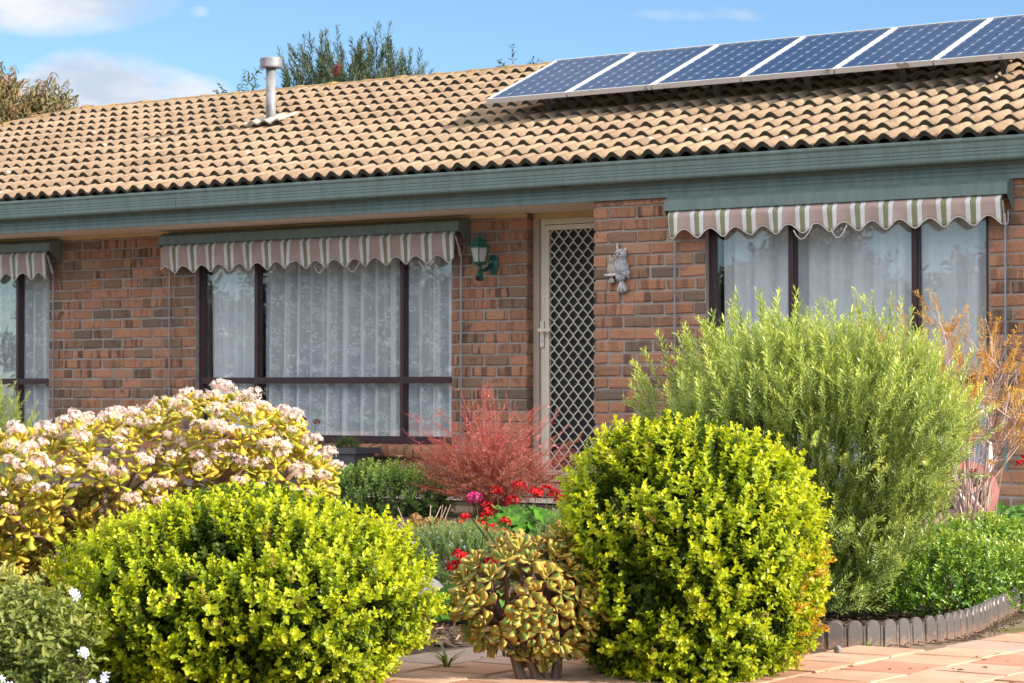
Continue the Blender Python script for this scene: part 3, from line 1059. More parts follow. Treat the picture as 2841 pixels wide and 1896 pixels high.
obj('flashing', mesh('flashing', V, F, True), plain('lead_flashing', (0.46, 0.41, 0.36), 0.6, 0.2, 20), fl)

# ------------------------------------------------------------------ solar panels
m = M('solar_cell')
oc = m.coord()
sp3 = m.n('ShaderNodeSeparateXYZ')
m.t.links.new(oc, sp3.inputs[0])
bus = m.math('LESS_THAN', m.math('ABSOLUTE', m.math('SUBTRACT', m.math('ABSOLUTE', sp3.outputs[0]), .031)), .0009)
c = m.mix(m.noise(oc, 30, 3), (0.008, 0.036, 0.105), (0.014, 0.050, 0.13))
c = m.mix(m.math('MULTIPLY', bus, 0.25), c, (0.42, 0.48, 0.58))
CELL = m.done(m.bsdf(c, 0.5, Specular_IOR_Level=0.0))
BACK = plain('panel_back_sheet', (0.27, 0.34, 0.46), 0.6)
m = M('panel_glass')
gl = m.n('ShaderNodeBsdfGlossy')
gl.inputs['Roughness'].default_value = 0.08
tr = m.n('ShaderNodeBsdfTransparent')
mx = m.n('ShaderNodeMixShader')
m.t.links.new(m.math('MULTIPLY', schlick(m, 0.03), 0.14), mx.inputs[0])
m.t.links.new(tr.outputs[0], mx.inputs[1])
m.t.links.new(gl.outputs[0], mx.inputs[2])
PGLASS = m.done(mx.outputs[0])
m = M('panel_frame')
pw = m.pos()
b_ = m.n('ShaderNodeRGBToBW')
m.t.links.new(m.ramp(m.noise(pw, 7, 5, .7), [(0.60, (0, 0, 0)), (0.68, (1, 1, 1))]), b_.inputs[0])
PFRAME = m.done(m.bsdf(m.mix(m.math('MULTIPLY', b_.outputs[0], .75), (0.56, 0.56, 0.57), (0.15, 0.12, 0.10)), 0.42, Metallic=0.2))
PW, PL, PT = .772, 1.090, .036
cw, ch = .1207, .1164
cg = [(-.5, -.36), (-.36, -.5), (.36, -.5), (.5, -.36), (.5, .36), (.36, .5), (-.36, .5), (-.5, .36)]
cell_me = mesh('solar_cell', [(x_ * (cw - .0075), y_ * (ch - .0035), z_) for z_ in (.0, .002) for x_, y_ in cg], [tuple(range(7, -1, -1)), tuple(range(8, 16))] + [(q, (q + 1) % 8, 8 + (q + 1) % 8, 8 + q) for q in range(8)])
cell_me.materials.append(CELL)
ordn = ['first solar panel from the left, lowest corner over the bare tiles', 'second solar panel from the left on the roof', 'third solar panel from the left on the roof', 'fourth solar panel from the left on the roof', 'fifth solar panel from the left on the roof', 'sixth solar panel, cut off by the right edge of the photo']
fr_me = bk_me = gl_me = None
DKAL = plain('rail_foot_grey', (0.10, 0.10, 0.10), .6)
for k in range(6):
    root = empty('solar_panel', (-11.32 + .784 * k, 15.51, 3.139), 'blue ' + ordn[k], 'solar panel', 'solar panels in a row on the roof')
    root.rotation_euler.x = R(23.2)
    if fr_me is None:
        t = .013
        o = G().box(0, PW, 0, t, -PT, .003).box(0, PW, PL - t, PL, -PT, .003).box(0, t, t, PL - t, -PT, .003).box(PW - t, PW, t, PL - t, -PT, .003).build('frame', PFRAME, root)
        fr_me = o.data
        bk_me = G().box(t, PW - t, t, PL - t, -.012, -.006).build('back_sheet', BACK, root).data
        gl_me = G().box(t, PW - t, t, PL - t, -.002, .001).build('cover_glass', PGLASS, root).data
    else:
        for nm, me in (('frame', fr_me), ('back_sheet', bk_me), ('cover_glass', gl_me)):
            link(bpy.data.objects.new(nm, me), root)
    for a in range(6):
        for b in range(9):
            o = bpy.data.objects.new('solar_cell', cell_me)
            o.location = (.024 + cw * (a + .5), .022 + ch * (b + .5), -.0058)
            link(o, root)
    for yy in (.26, .90):
        G().box(PW + .001, PW + .011, yy - .02, yy + .02, -.02, .008).build('clamp', ALU, root)
        G().box(-.03, PW + .03, yy - .02, yy + .02, -PT - .045, -PT - .001).build('rail', ALU, root)
    for yy, hh in ((.26, .19), (.90, .24)):
        G().box(.38, .42, yy - .015, yy + .015, -PT - hh - .03, -PT - .046).build('rail_foot', DKAL, root)

# ------------------------------------------------------------------ wall lantern
LG = plain('lantern_green', (0.004, 0.11, 0.085), 0.35, 0.12, 30, Specular_IOR_Level=0.6)
la = empty('wall_lantern', (-10.77, YL, 1.66), 'green coach lantern with motion sensor on the brick wall beside the door', 'lantern')
bx, by = 0.0, -.165
G().lathe([(.0, .352), (.006, .35), (.011, .338), (.006, .322), (.010, .312)], 12, bx, by).build('finial', LG, la, smooth=True)
G().lathe([(.012, .312), (.040, .295), (.062, .268), (.076, .243), (.093, .235), (.093, .229), (.07, .226)], 6, bx, by).build('lantern_roof', LG, la)
LGL = M('frosted_lantern_glass')
gp = LGL.bsdf((0.75, 0.72, 0.66), 0.35)
tp = LGL.n('ShaderNodeBsdfTransparent')
ms = LGL.n('ShaderNodeMixShader')
ms.inputs[0].default_value = .45
LGL.t.links.new(tp.outputs[0], ms.inputs[1])
LGL.t.links.new(gp, ms.inputs[2])
LGL = LGL.done(ms.outputs[0])
top, bot, zt_, zb_ = .076, .050, .228, .118
for k in range(6):
    a0, a1 = k * math.pi / 3, (k + 1) * math.pi / 3
    c0, s0, c1, s1 = math.cos(a0), math.sin(a0), math.cos(a1), math.sin(a1)
    V = []
    for rr_ in (1.0, .96):
        V += [(bx + bot * rr_ * c0, by + bot * rr_ * s0, zb_), (bx + bot * rr_ * c1, by + bot * rr_ * s1, zb_), (bx + top * rr_ * c1, by + top * rr_ * s1, zt_), (bx + top * rr_ * c0, by + top * rr_ * s0, zt_)]
    obj('glass_pane', mesh('glass_pane', V, [(0, 1, 2, 3), (7, 6, 5, 4)]), LGL, la)
    G().tube([(bx + bot * c0, by + bot * s0, zb_), (bx + top * c0, by + top * s0, zt_)], .005, 4).build('glazing_bar', LG, la)
G().lathe([(.030, .095), (.052, .106), (.056, .118), (.048, .122), (.0, .122)], 6, bx, by).build('lantern_base', LG, la)
G().lathe([(.0, .205), (.020, .20), (.024, .16), (.018, .123)], 12, bx, by).build('bulb', plain('bulb_white', (0.85, 0.85, 0.82), .3), la, smooth=True)
G().tube([(bx, by, .097), (bx, by, .04)], [.016, .011], 8).tube([(bx, by, .062), (bx + .004, by + .05, .055), (bx + .01, -.06, .08), (bx + .012, -.02, .105)], [.010, .014, .016, .018], 8).build('scroll_arm', LG, la, smooth=True)
G().lathe([(.0, .0), (.060, .002), (.064, .008), (.050, .018), (.03, .03), (.0, .034)], 10).build('back_plate', LG, la, loc=(.014, .0, .105), rot=(math.pi / 2, 0, 0), sc=(.8, 1.25, 1))
sn = G().lathe([(.0, -.034), (.024, -.034), (.027, -.028), (.027, .02), (.022, .026), (.0, .026)], 12).build('motion_sensor', LG, la, loc=(bx + .006, by - .008, .012), rot=(.35, .15, 0))
G().box(-.016, .016, -.031, -.024, -.024, .004).build('sensor_lens', plain('sensor_black', (.02, .015, .015), .2), sn)

# ------------------------------------------------------------------ owl ornament
def blob(parts, voxel):
    bm = bmesh.new()
    for c_, s_, ry in parts:
        mt = Matrix.Translation(c_) @ Matrix.Rotation(ry, 4, 'Y') @ Matrix.Diagonal((*s_, 1))
        bmesh.ops.create_icosphere(bm, subdivisions=3, radius=1.0, matrix=mt)
    me = bpy.data.meshes.new('blob')
    bm.to_mesh(me)
    bm.free()
    return me
m = M('weathered_plaster')
oc = m.coord()
cell = m.voro(oc, 85)
c = m.mix(cell, (0.62, 0.62, 0.64), (0.30, 0.30, 0.33))
c = m.mix(1.0, c, m.ramp(m.noise(oc, 22, 4), [(0.35, (0.55, 0.55, 0.58)), (0.6, (1.1, 1.1, 1.1))]), 'MULTIPLY')
PLASTER = m.done(m.bsdf(c, 0.8, m.bump(cell, 1.0, 0.006)))
PWHITE = plain('plaster_white', (0.68, 0.68, 0.68), 0.8, 0.15, 40)
PGREY = plain('plaster_grey', (0.34, 0.34, 0.36), 0.8, 0.2, 40)
DARK = plain('eye_dark', (0.03, 0.025, 0.02), 0.3)
BEAK = plain('beak_tan', (0.5, 0.33, 0.22), 0.6)
owl = empty('owl_ornament', (-9.205, YF, 1.52), 'grey plaster owl with owlet ornament hanging on the brick pier', 'ornament')
def owl_fig(nm, s, ox, oz, body_mat, tail_rot):
    me = blob([((0, -.02, .155), (.056, .036, .075), .1), ((.004, -.026, .245), (.044, .038, .040), 0), ((.0, -.022, .205), (.045, .032, .045), 0), ((.045, -.016, .14), (.018, .026, .075), -.18), ((-.048, -.016, .15), (.014, .024, .062), .15),
               ((-.004, -.018, .085), (.042, .026, .04), 0)], .004)
    o = obj(nm, me, body_mat, owl, loc=(ox, 0, oz), sc=(s, s, s))
    rm = o.modifiers.new('merge', 'REMESH')
    rm.mode = 'VOXEL'
    rm.voxel_size = .0035
    rm.use_smooth_shade = True
    for q in range(6):                                   # tail feathers
        a = tail_rot + (q - 2.5) * .15
        bx_, bz_ = .0 * s, .085 * s
        ex, ez = bx_ - math.sin(a) * .105 * s, bz_ - math.cos(a) * .105 * s
        G().tube([(bx_ + (q - 2.5) * .006 * s, -.02 * s, bz_), (ex, -.022 * s, ez), (ex - math.sin(a) * .006 * s, -.02 * s, ez - .008 * s)], [.010 * s, .0115 * s, .004 * s], 6).build('tail_feather', PWHITE if q % 2 else PGREY, owl, smooth=True, loc=(ox, 0, oz))
    G().tube([(-.034 * s, -.05 * s, .252 * s), (-.010 * s, -.062 * s, .262 * s), (.028 * s, -.055 * s, .272 * s)], [.003 * s, .006 * s, .004 * s], 6).build('brow', PWHITE, owl, smooth=True, loc=(ox, 0, oz))
    for sx_ in (-1, 1):
        G().tube([(sx_ * .030 * s + .004 * s, -.02 * s, .268 * s), (sx_ * .036 * s + .002, -.018 * s, .292 * s + (.02 * s if sx_ < 0 else -.008 * s)), (sx_ * .035 * s, -.015 * s, .305 * s + (.024 * s if sx_ < 0 else -.012 * s))], [.010 * s, .006 * s, .001], 6).build('ear_tuft', PWHITE, owl, smooth=True, loc=(ox, 0, oz))
        fe = (sx_ * .018 - .002) * s
        obj('eye_disc', blob([((0, 0, 0), (.016 * s, .006 * s, .015 * s), 0)], 1), PWHITE, owl, loc=(ox + fe, -.057 * s, oz + .242 * s))
        obj('eye', blob([((0, 0, 0), (.0085 * s, .006 * s, .0085 * s), 0)], 1), DARK, owl, loc=(ox + fe, -.0625 * s, oz + .245 * s))
    G().tube([(0, -.062 * s, .236 * s), (-.002 * s, -.068 * s, .224 * s), (-.002 * s, -.062 * s, .214 * s)], [.008 * s, .007 * s, .001], 6).build('beak', BEAK, owl, smooth=True, loc=(ox - .002, 0, oz))
owl_fig('owl', 1.0, 0.014, 0.0, PLASTER, -.15)
owl_fig('owlet', .58, -.068, .058, plain('owlet_plaster', (0.52, 0.47, 0.36), 0.8, 0.2, 60), .0)
G().tube([(-.115, -.03, .100), (-.06, -.034, .098), (.0, -.03, .105), (.06, -.026, .108), (.085, -.022, .115)], [.008, .010, .012, .012, .009], 8).build('branch', PWHITE, owl, smooth=True)

# wall plaque behind the shrub
pq = empty('wall_plaque', (-8.77, YF, .885), 'small orange-red terracotta plaque on the pier, half hidden by the shrub', 'plaque')
TERR = plain('terracotta', (0.50, 0.13, 0.075), 0.7, 0.2, 30)
G().box(-.05, .05, -.022, -.002, .05, .17).build('tablet', TERR, pq, bevel=.006)
G().tube([(-.03, -.015, .06), (.0, -.02, .03), (.02, -.018, -.01)], [.02, .026, .006], 6).build('relief', TERR, pq, smooth=True)
#PART3
# ------------------------------------------------------------------ plants: generators
def leaf_tpl(L, W, fold=.22, curl=-.08, bl=.4, bw=.36):
    V = np.array([(0, 0, 0), (bl * L, W / 2, fold * W), (.82 * L, bw * W, fold * W + curl * L), (L, 0, curl * L), (.82 * L, -bw * W, fold * W + curl * L), (bl * L, -W / 2, fold * W)], dtype=np.float64)
    F = np.array([(0, 3, 2, 1), (0, 5, 4, 3)])
    return V, F
def needle_tpl(L, W):
    V = np.array([(0, 0, 0), (.55 * L, W / 2, .1 * W), (L, 0, 0), (.55 * L, -W / 2, .1 * W)], dtype=np.float64)
    return V, np.array([(0, 3, 2, 1)])
def star_tpl(rad, n=5, lift=.25):
    V = [(0, 0, 0)]
    F = []
    for k in range(n):
        a = 2 * math.pi * k / n
        b = math.pi / n * .62
        V += [(rad * .6 * math.cos(a - b), rad * .6 * math.sin(a - b), rad * lift * .7), (rad * math.cos(a), rad * math.sin(a), rad * lift), (rad * .6 * math.cos(a + b), rad * .6 * math.sin(a + b), rad * lift * .7)]
        q = 1 + 3 * k
        F.append((0, q, q + 1, q + 2))
    return np.array(V, dtype=np.float64), np.array(F)
def nrm(v):
    return v / (np.linalg.norm(v, axis=-1, keepdims=True) + 1e-9)
def frames(D, roll):
    """matrices with columns X,Y,Z; Z along D"""
    Z = nrm(D)
    ref = np.where(np.abs(Z[:, 2:3]) > .97, np.array([[1., 0, 0]]), np.array([[0, 0, 1.]]))
    X = nrm(np.cross(ref, Z))
    Y = np.cross(Z, X)
    c, s = np.cos(roll)[:, None], np.sin(roll)[:, None]
    return np.stack([X * c + Y * s, Y * c - X * s, Z], axis=2)
def frames_x(D, up):
    """X along D, Z as near to `up` as it goes"""
    X = nrm(D)
    Y = nrm(np.cross(up, X))
    return np.stack([X, Y, np.cross(X, Y)], axis=2)
def place(T, Mx, P, sc, rnd, mixk=.5):
    V, F, A = T
    n, k = len(P), len(V)
    out = np.einsum('nij,kj->nki', Mx, V) * sc[:, None, None] + P[:, None, :]
    FF = (F[None] + (np.arange(n) * k)[:, None, None]).reshape(-1, F.shape[1])
    AA = (mixk * A[None, :] + (1 - mixk) * rnd[:, None]).clip(0, 1)
    return out.reshape(-1, 3), FF, AA.ravel()
def merge(L):
    V, F, A, b = [], [], [], 0
    for v, f, a in L:
        V.append(v)
        F.append(f + b)
        A.append(a)
        b += len(v)
    return np.concatenate(V), np.concatenate(F), np.concatenate(A)
def sprig(rs, nodes, length, tpl, elev=(.9, .5), per=2, stem=.0011, size=(1.0, .6), jit=.25, tip=True):
    """leaves in whorls along a stem of the given length (along +Z)"""
    parts = []
    bend = rs.normal(0, .10, 2)
    def pt(t):
        return np.array([bend[0] * t * t * length, bend[1] * t * t * length, t * length])
    Ps, Ds, As, S = [], [], [], []
    for k in range(nodes):
        t = .12 + .88 * k / max(1, nodes - 1)
        a0 = k * (math.pi / 2 if per == 2 else 1.05) + rs.normal(0, jit)
        e = elev[0] + (elev[1] - elev[0]) * (1 - t)
        for q in range(per):
            a = a0 + 2 * math.pi * q / per + rs.normal(0, jit)
            ee = e + rs.normal(0, jit * .6)
            Ds.append((math.cos(a) * math.cos(ee), math.sin(a) * math.cos(ee), math.sin(ee)))
            Ps.append(pt(t))
            As.append(t)
            S.append((size[0] + (size[1] - size[0]) * t) * rs.uniform(.8, 1.15))
    Ps, Ds, As, S = map(np.array, (Ps, Ds, As, S))
    ax = np.tile(np.array([[0, 0, 1.0]]), (len(Ps), 1)) + rs.normal(0, .2, (len(Ps), 3))
    Mx = frames_x(Ds, ax)
    V, F, A = place((tpl[0], tpl[1], np.zeros(len(tpl[0]))), Mx, Ps, S, As, 0.0)
    if stem and F.shape[1] == 4:
        for q in range(3):
            a = 2 * math.pi * q / 3
            b = 2 * math.pi * (q + 1) / 3
            tt = (0, .5, 1)
            rr = (stem, stem * .8, stem * .4)
            for i_ in range(2):
                sv = np.array([pt(tt[i_]) + rr[i_] * np.array([math.cos(a), math.sin(a), 0]), pt(tt[i_]) + rr[i_] * np.array([math.cos(b), math.sin(b), 0]),
                               pt(tt[i_ + 1]) + rr[i_ + 1] * np.array([math.cos(b), math.sin(b), 0]), pt(tt[i_ + 1]) + rr[i_ + 1] * np.array([math.cos(a), math.sin(a), 0])])
                parts.append((sv, np.array([(0, 1, 2, 3)]), np.full(4, .35)))
    return merge([(V, F, A)] + parts)
def lathe_shell(rs, n, prof, sx=1.0, sy=1.0, depth=(.72, 1.0), lump=.10, lf=3.0, seed=0, up=.55):
    """n points through the outer shell of a bush; prof = [(z, r)...]; returns points, outward directions and depth 0..1"""
    zs = np.array([p[0] for p in prof])
    rr = np.array([p[1] for p in prof])
    zz = np.linspace(zs[0], zs[-1], 200)
    r_ = np.interp(zz, zs, rr)
    dr = np.gradient(r_, zz)
    wgt = (r_ + .04) * np.sqrt(1 + np.minimum(dr, 4) ** 2)
    cdf = np.cumsum(wgt) / wgt.sum()
    z = np.interp(rs.random(n), cdf, zz)
    a = rs.random(n) * 2 * math.pi
    r = np.interp(z, zs, rr)
    slope = np.interp(z, zz, dr)
    ph = np.array([[1.3, 2.1, .7], [2.9, -1.7, 1.9], [-1.1, 2.5, 3.3]]) * lf
    base = np.stack([np.cos(a) * r, np.sin(a) * r, z], 1)
    lum = sum(np.sin(base @ ph[k] + seed * 1.7 + k * 2.1) for k in range(3)) / 3
    u = depth[0] + (depth[1] - depth[0]) * rs.random(n) ** .6
    k = u * (1 + lump * lum)
    P = np.stack([np.cos(a) * r * k * sx, np.sin(a) * r * k * sy, zs[0] + (z - zs[0]) * (1 - (1 - k) * .55)], 1)
    N = nrm(np.stack([np.cos(a) / sx, np.sin(a) / sy, -slope.clip(-3, 3)], 1))
    D = nrm(N * (1 - up) + np.array([[0, 0, 1.0]]) * up + rs.normal(0, .28, (n, 3)))
    return P, D, (u - depth[0]) / (depth[1] - depth[0] + 1e-6), lum
def scatter(rs, tpls, P, D, sc=(.8, 1.2), rnd=None, mixk=.5):
    n = len(P)
    which = rs.integers(0, len(tpls), n)
    s = rs.uniform(*sc, n)
    rnd = rs.random(n) if rnd is None else rnd
    L = []
    for q, T in enumerate(tpls):
        m_ = which == q
        if m_.any():
            L.append(place(T, frames(D[m_], rs.random(m_.sum()) * 6.28), P[m_], s[m_], rnd[m_], mixk))
    return merge(L)
def foliage(name, parent, data, mat, stuff=True, smooth=False):
    o = obj(name, mesh(name, data[0], data[1], smooth, data[2]), mat, parent)
    if stuff:
        o['kind'] = 'stuff'
    return o
BARK = plain('bark', (0.16, 0.105, 0.075), 0.85, 0.25, 20)
TWIG = plain('twig', (0.20, 0.12, 0.07), 0.8, 0.2, 25)
def branches(parent, rs, n, prof, base_r, reach=.8, mat=BARK, sx=1, sy=1, name='branch'):
    zs = [p[0] for p in prof]
    rr = [p[1] for p in prof]
    for k in range(n):
        a = rs.uniform(0, 6.28)
        z1 = rs.uniform(zs[0] + (zs[-1] - zs[0]) * .45, zs[-1] * .96)
        r1 = float(np.interp(z1, zs, rr)) * reach * rs.uniform(.5, 1)
        e1 = np.array([math.cos(a) * r1 * sx, math.sin(a) * r1 * sy, z1])
        mid = e1 * .5 + np.array([rs.normal(0, .03), rs.normal(0, .03), -.02])
        obj(name, mesh(name, *tube([(0.01 * math.cos(a), .01 * math.sin(a), 0), mid, e1], [base_r, base_r * .6, base_r * .2], 5)), mat, parent)

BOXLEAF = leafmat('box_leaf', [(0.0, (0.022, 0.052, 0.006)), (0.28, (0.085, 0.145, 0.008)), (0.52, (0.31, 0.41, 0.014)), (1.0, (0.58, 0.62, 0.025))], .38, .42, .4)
DEADL = leafmat('dead_box_leaf', [(0, (.12, .06, .03)), (.5, (.28, .17, .06)), (1, (.42, .34, .10))], .2, .7, .2)
def box_bush(name, loc, prof, sx, sy, n, label, seed, lump, orange=False, up=.5):
    rs = np.random.default_rng(seed)
    root = empty(name, loc, label, 'bush')
    tp = [sprig(rs, 5, .042, leaf_tpl(.0190, .0125), (.95, .30), 2, .0010, (1.0, .66), .28) for _ in range(7)]
    P, D, dep, lum = lathe_shell(rs, n, prof, sx, sy, (.66, 1.0), lump, 5.0, seed, up)
    fine = np.sin(P @ np.array([47., 26., 35.]) + seed) + np.sin(P @ np.array([-29., 44., 20.]) + 2) + np.sin(P @ np.array([17., -35., 50.]) + 4)
    keep = ((lum > -.55) & (fine > -1.25 + .3 * rs.random(n))) | (dep < .25)
    P, D, dep = P[keep], D[keep], dep[keep]
    hz = ((P[:, 2] - prof[0][0]) / (prof[-1][0] - prof[0][0])).clip(0, 1)
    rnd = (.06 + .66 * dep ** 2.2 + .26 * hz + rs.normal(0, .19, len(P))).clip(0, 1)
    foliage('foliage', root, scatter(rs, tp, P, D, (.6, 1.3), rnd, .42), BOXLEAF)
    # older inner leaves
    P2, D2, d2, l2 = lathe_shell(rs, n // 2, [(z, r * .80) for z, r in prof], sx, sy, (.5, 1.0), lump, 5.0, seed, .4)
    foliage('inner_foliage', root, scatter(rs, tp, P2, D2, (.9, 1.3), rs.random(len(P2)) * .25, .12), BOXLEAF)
    dd_ = rs.random(len(P)) < .022
    foliage('dead_leaves', root, scatter(rs, tp, P[dd_] * np.array([1.01, 1.01, 1.0]), D[dd_], (.6, 1.0), None, .3), DEADL)
    branches(root, rs, 26, prof, .008, .99, TWIG, sx, sy)
    if orange:
        m_ = (P @ np.array([math.cos(YAW), math.sin(YAW), 0]) > .27) & (P[:, 2] < .36)
        Po, Do = P[m_] * np.array([1.03, 1.03, 1.0]), D[m_]
        sel = rs.random(len(Po)) < .34
        foliage('scorched_foliage', root, scatter(rs, tp, Po[sel], Do[sel], (.8, 1.15), None, .4), leafmat('scorched_leaf', [(0, (.42, .16, .02)), (.5, (.55, .32, .03)), (1, (.60, .45, .05))], .3))
    return root

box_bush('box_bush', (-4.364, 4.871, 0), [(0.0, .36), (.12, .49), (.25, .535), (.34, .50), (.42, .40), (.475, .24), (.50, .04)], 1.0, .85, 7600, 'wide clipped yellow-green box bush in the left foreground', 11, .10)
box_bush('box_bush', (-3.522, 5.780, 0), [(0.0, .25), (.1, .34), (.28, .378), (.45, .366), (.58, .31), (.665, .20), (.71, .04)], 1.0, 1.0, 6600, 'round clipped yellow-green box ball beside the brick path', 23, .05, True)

# ---- narrow-leaved grey-green shrub on the right
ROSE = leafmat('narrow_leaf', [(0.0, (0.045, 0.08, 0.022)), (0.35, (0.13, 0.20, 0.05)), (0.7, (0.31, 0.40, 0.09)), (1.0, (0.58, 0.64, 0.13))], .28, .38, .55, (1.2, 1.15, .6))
rs = np.random.default_rng(31)
ro = empty('narrow_leaf_shrub', (-4.076, 7.41, 0), 'big upright grey-green shrub with narrow leaves in front of the right window', 'shrub')
tp = [sprig(rs, 15, .135, needle_tpl(.026, .0052), (.95, .45), 3, .0013, (1.0, .75), .22) for _ in range(7)]
prof = [(0.02, .26), (.2, .38), (.45, .50), (.66, .54), (.80, .48), (.90, .34), (.96, .12)]
P, D, dep, lum = lathe_shell(rs, 5000, prof, 1.0, .9, (.40, 1.0), .24, 4.6, 3, .70)
cr = np.array([math.cos(YAW), math.sin(YAW), 0])
P += cr[None] * (.10 * np.sin((P[:, 2:3] - .15) * 2.2))
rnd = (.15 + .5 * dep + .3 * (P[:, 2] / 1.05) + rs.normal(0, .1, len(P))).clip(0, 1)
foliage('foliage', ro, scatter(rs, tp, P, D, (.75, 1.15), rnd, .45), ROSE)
# long shoots standing proud of the top
NSH = 170
ang = rs.random(NSH) * 6.28
rr_ = .50 * np.sqrt(rs.random(NSH))
P3 = np.stack([np.cos(ang) * rr_ * 1.1, np.sin(ang) * rr_ * .9, .93 - .95 * rr_ ** 2 + rs.normal(0, .03, NSH)], 1)
D3 = nrm(np.stack([np.cos(ang) * rr_ * .9, np.sin(ang) * rr_ * .9, np.ones(NSH)], 1) + rs.normal(0, .16, (NSH, 3)))
foliage('shoots', ro, scatter(rs, tp, P3, D3, (.7, 1.7), .55 + .45 * rs.random(NSH), .4), ROSE)
branches(ro, rs, 26, prof, .011, .85, BARK)

# ---- jade plants: fat leaves, thick branches, star flowers
def fat_leaf(L, W, T):
    """thick obovate leaf along +X with a rim; attribute 1 on the rim"""
    prof = [(0.0, .14), (.25, .42), (.55, .86), (.78, 1.0), (.93, .72), (1.0, .25)]
    V, A = [], []
    for t, w_ in prof:
        zc = .10 * L * (t * t)
        V += [(t * L, w_ * W / 2, zc), (t * L, 0, zc + T * .55 * (.4 + .6 * min(w_, 1))), (t * L, -w_ * W / 2, zc), (t * L, 0, zc - T * .45)]
        A += [1.0, .0 + max(0, t - .8) * 2.5, 1.0, .15]
    F = []
    for q in range(len(prof) - 1):
        for k in range(4):
            F.append((q * 4 + k, q * 4 + (k + 1) % 4, q * 4 + 4 + (k + 1) % 4, q * 4 + 4 + k))
    n = len(prof) * 4
    F.append((n - 4, n - 3, n - 2, n - 1))
    return np.array(V), np.array(F)[:, ::-1], np.array(A)
def jade_mat(name, body, body2, rim, trans=.12):
    m = M(name)
    a = m.attr()
    r = m.rnd()
    b = m.mix(r, body, body2)
    f = m.ramp(a, [(0.52, (0, 0, 0)), (0.95, (1, 1, 1))])
    bw = m.n('ShaderNodeRGBToBW')
    m.t.links.new(f, bw.inputs[0])
    c = m.mix(m.math('MULTIPLY', bw.outputs[0], .75), b, rim)
    pr = m.bsdf(c, 0.38, Specular_IOR_Level=0.5)
    tr = m.n('ShaderNodeBsdfTranslucent')
    m.set(tr.inputs[0], c)
    mx = m.n('ShaderNodeMixShader')
    mx.inputs[0].default_value = trans
    m.t.links.new(pr, mx.inputs[1])
    m.t.links.new(tr.outputs[0], mx.inputs[2])
    return m.done(mx.outputs[0])
def jade(root, spots, dirs, mat, leafL, singles, seed, view, stem_mat):
    rs = np.random.default_rng(seed)
    tpls = [fat_leaf(leafL * rs.uniform(.9, 1.1), leafL * rs.uniform(.62, .74), leafL * .16) for _ in range(4)]
    mes = []
    for V, F, A in tpls:
        me = mesh('leaf', V, F, True, A)
        me.materials.append(mat)
        mes.append(me)
    items = []
    for p, d in zip(spots, dirs):
        fr = frames(d[None], rs.random(1) * 6.28)[0]
        sc_ = rs.uniform(.8, 1.15)
        k = 0
        for ring, (cnt, el_, s_, h_) in enumerate(((4, .15, 1.0, 0.0), (4, .60, .85, .012), (3, 1.05, .55, .022))):
            for q in range(cnt):
                a = 2 * math.pi * q / cnt + ring * .8 + rs.normal(0, .2)
                e = el_ + rs.normal(0, .18)
                dl = fr @ np.array([math.cos(a) * math.cos(e), math.sin(a) * math.cos(e), math.sin(e)])
                items.append((p + fr[:, 2] * h_ * leafL / .04 + dl * leafL * .12, dl, fr[:, 2] + rs.normal(0, .15, 3), s_ * sc_ * rs.uniform(.85, 1.15), int(rs.integers(0, 4))))
    # nearest to the viewer first
    items.sort(key=lambda it: -float(it[0] @ view))
    for p, d, u, s, k in items[:singles]:
        fm = frames_x(d[None], u[None])[0]
        o = bpy.data.objects.new('leaf', mes[k])
        o.matrix_local = Matrix.Translation(p) @ Matrix(fm.tolist()).to_4x4() @ Matrix.Scale(s, 4)
        link(o, root)
    rest = items[singles:]
    if rest:
        L = []
        for k in range(4):
            sel = [it for it in rest if it[4] == k]
            if sel:
                L.append(place(tpls[k], frames_x(np.array([it[1] for it in sel]), np.array([it[2] for it in sel])), np.array([it[0] for it in sel]), np.array([it[3] for it in sel]), np.zeros(len(sel)), 1.0))
        foliage('leaf_mass', root, merge(L), mat, True, True)

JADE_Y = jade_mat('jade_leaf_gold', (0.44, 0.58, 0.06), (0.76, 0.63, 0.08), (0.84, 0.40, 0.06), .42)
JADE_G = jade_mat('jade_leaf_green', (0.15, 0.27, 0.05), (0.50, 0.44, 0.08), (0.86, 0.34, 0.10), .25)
PETAL = leafmat('star_petal', [(0, (.62, .40, .36)), (.4, (.78, .66, .62)), (1, (.85, .80, .76))], .3, .6, .2, (1.05, .9, .85))
def star_cluster(rs, n, rad, size):
    T = star_tpl(size)
    d = nrm(rs.normal(0, 1, (n, 3)) * np.array([1, 1, .55]) + np.array([0, 0, .55]))
    P = d * rad * np.array([1, 1, .62]) * (.75 + .3 * rs.random((n, 1)))
    A = np.zeros(len(T[0])) + .75
    A[0] = .0
    V, F, A2 = place((T[0], T[1], A), frames(nrm(d + rs.normal(0, .35, (n, 3))), rs.random(n) * 6.28), P, rs.uniform(.7, 1.2, n), rs.random(n), .6)
    L = [(V, F, A2)]
    for q in range(0, n, 2):
        a = np.array([[0, 0, -rad * .35]])
        p = P[q:q + 1]
        w_ = np.array([[.0012, 0, 0]])
        L.append((np.concatenate([a - w_, a + w_, p + w_ * .5, p - w_ * .5]), np.array([(0, 1, 2, 3)]), np.zeros(4)))
    return merge(L)

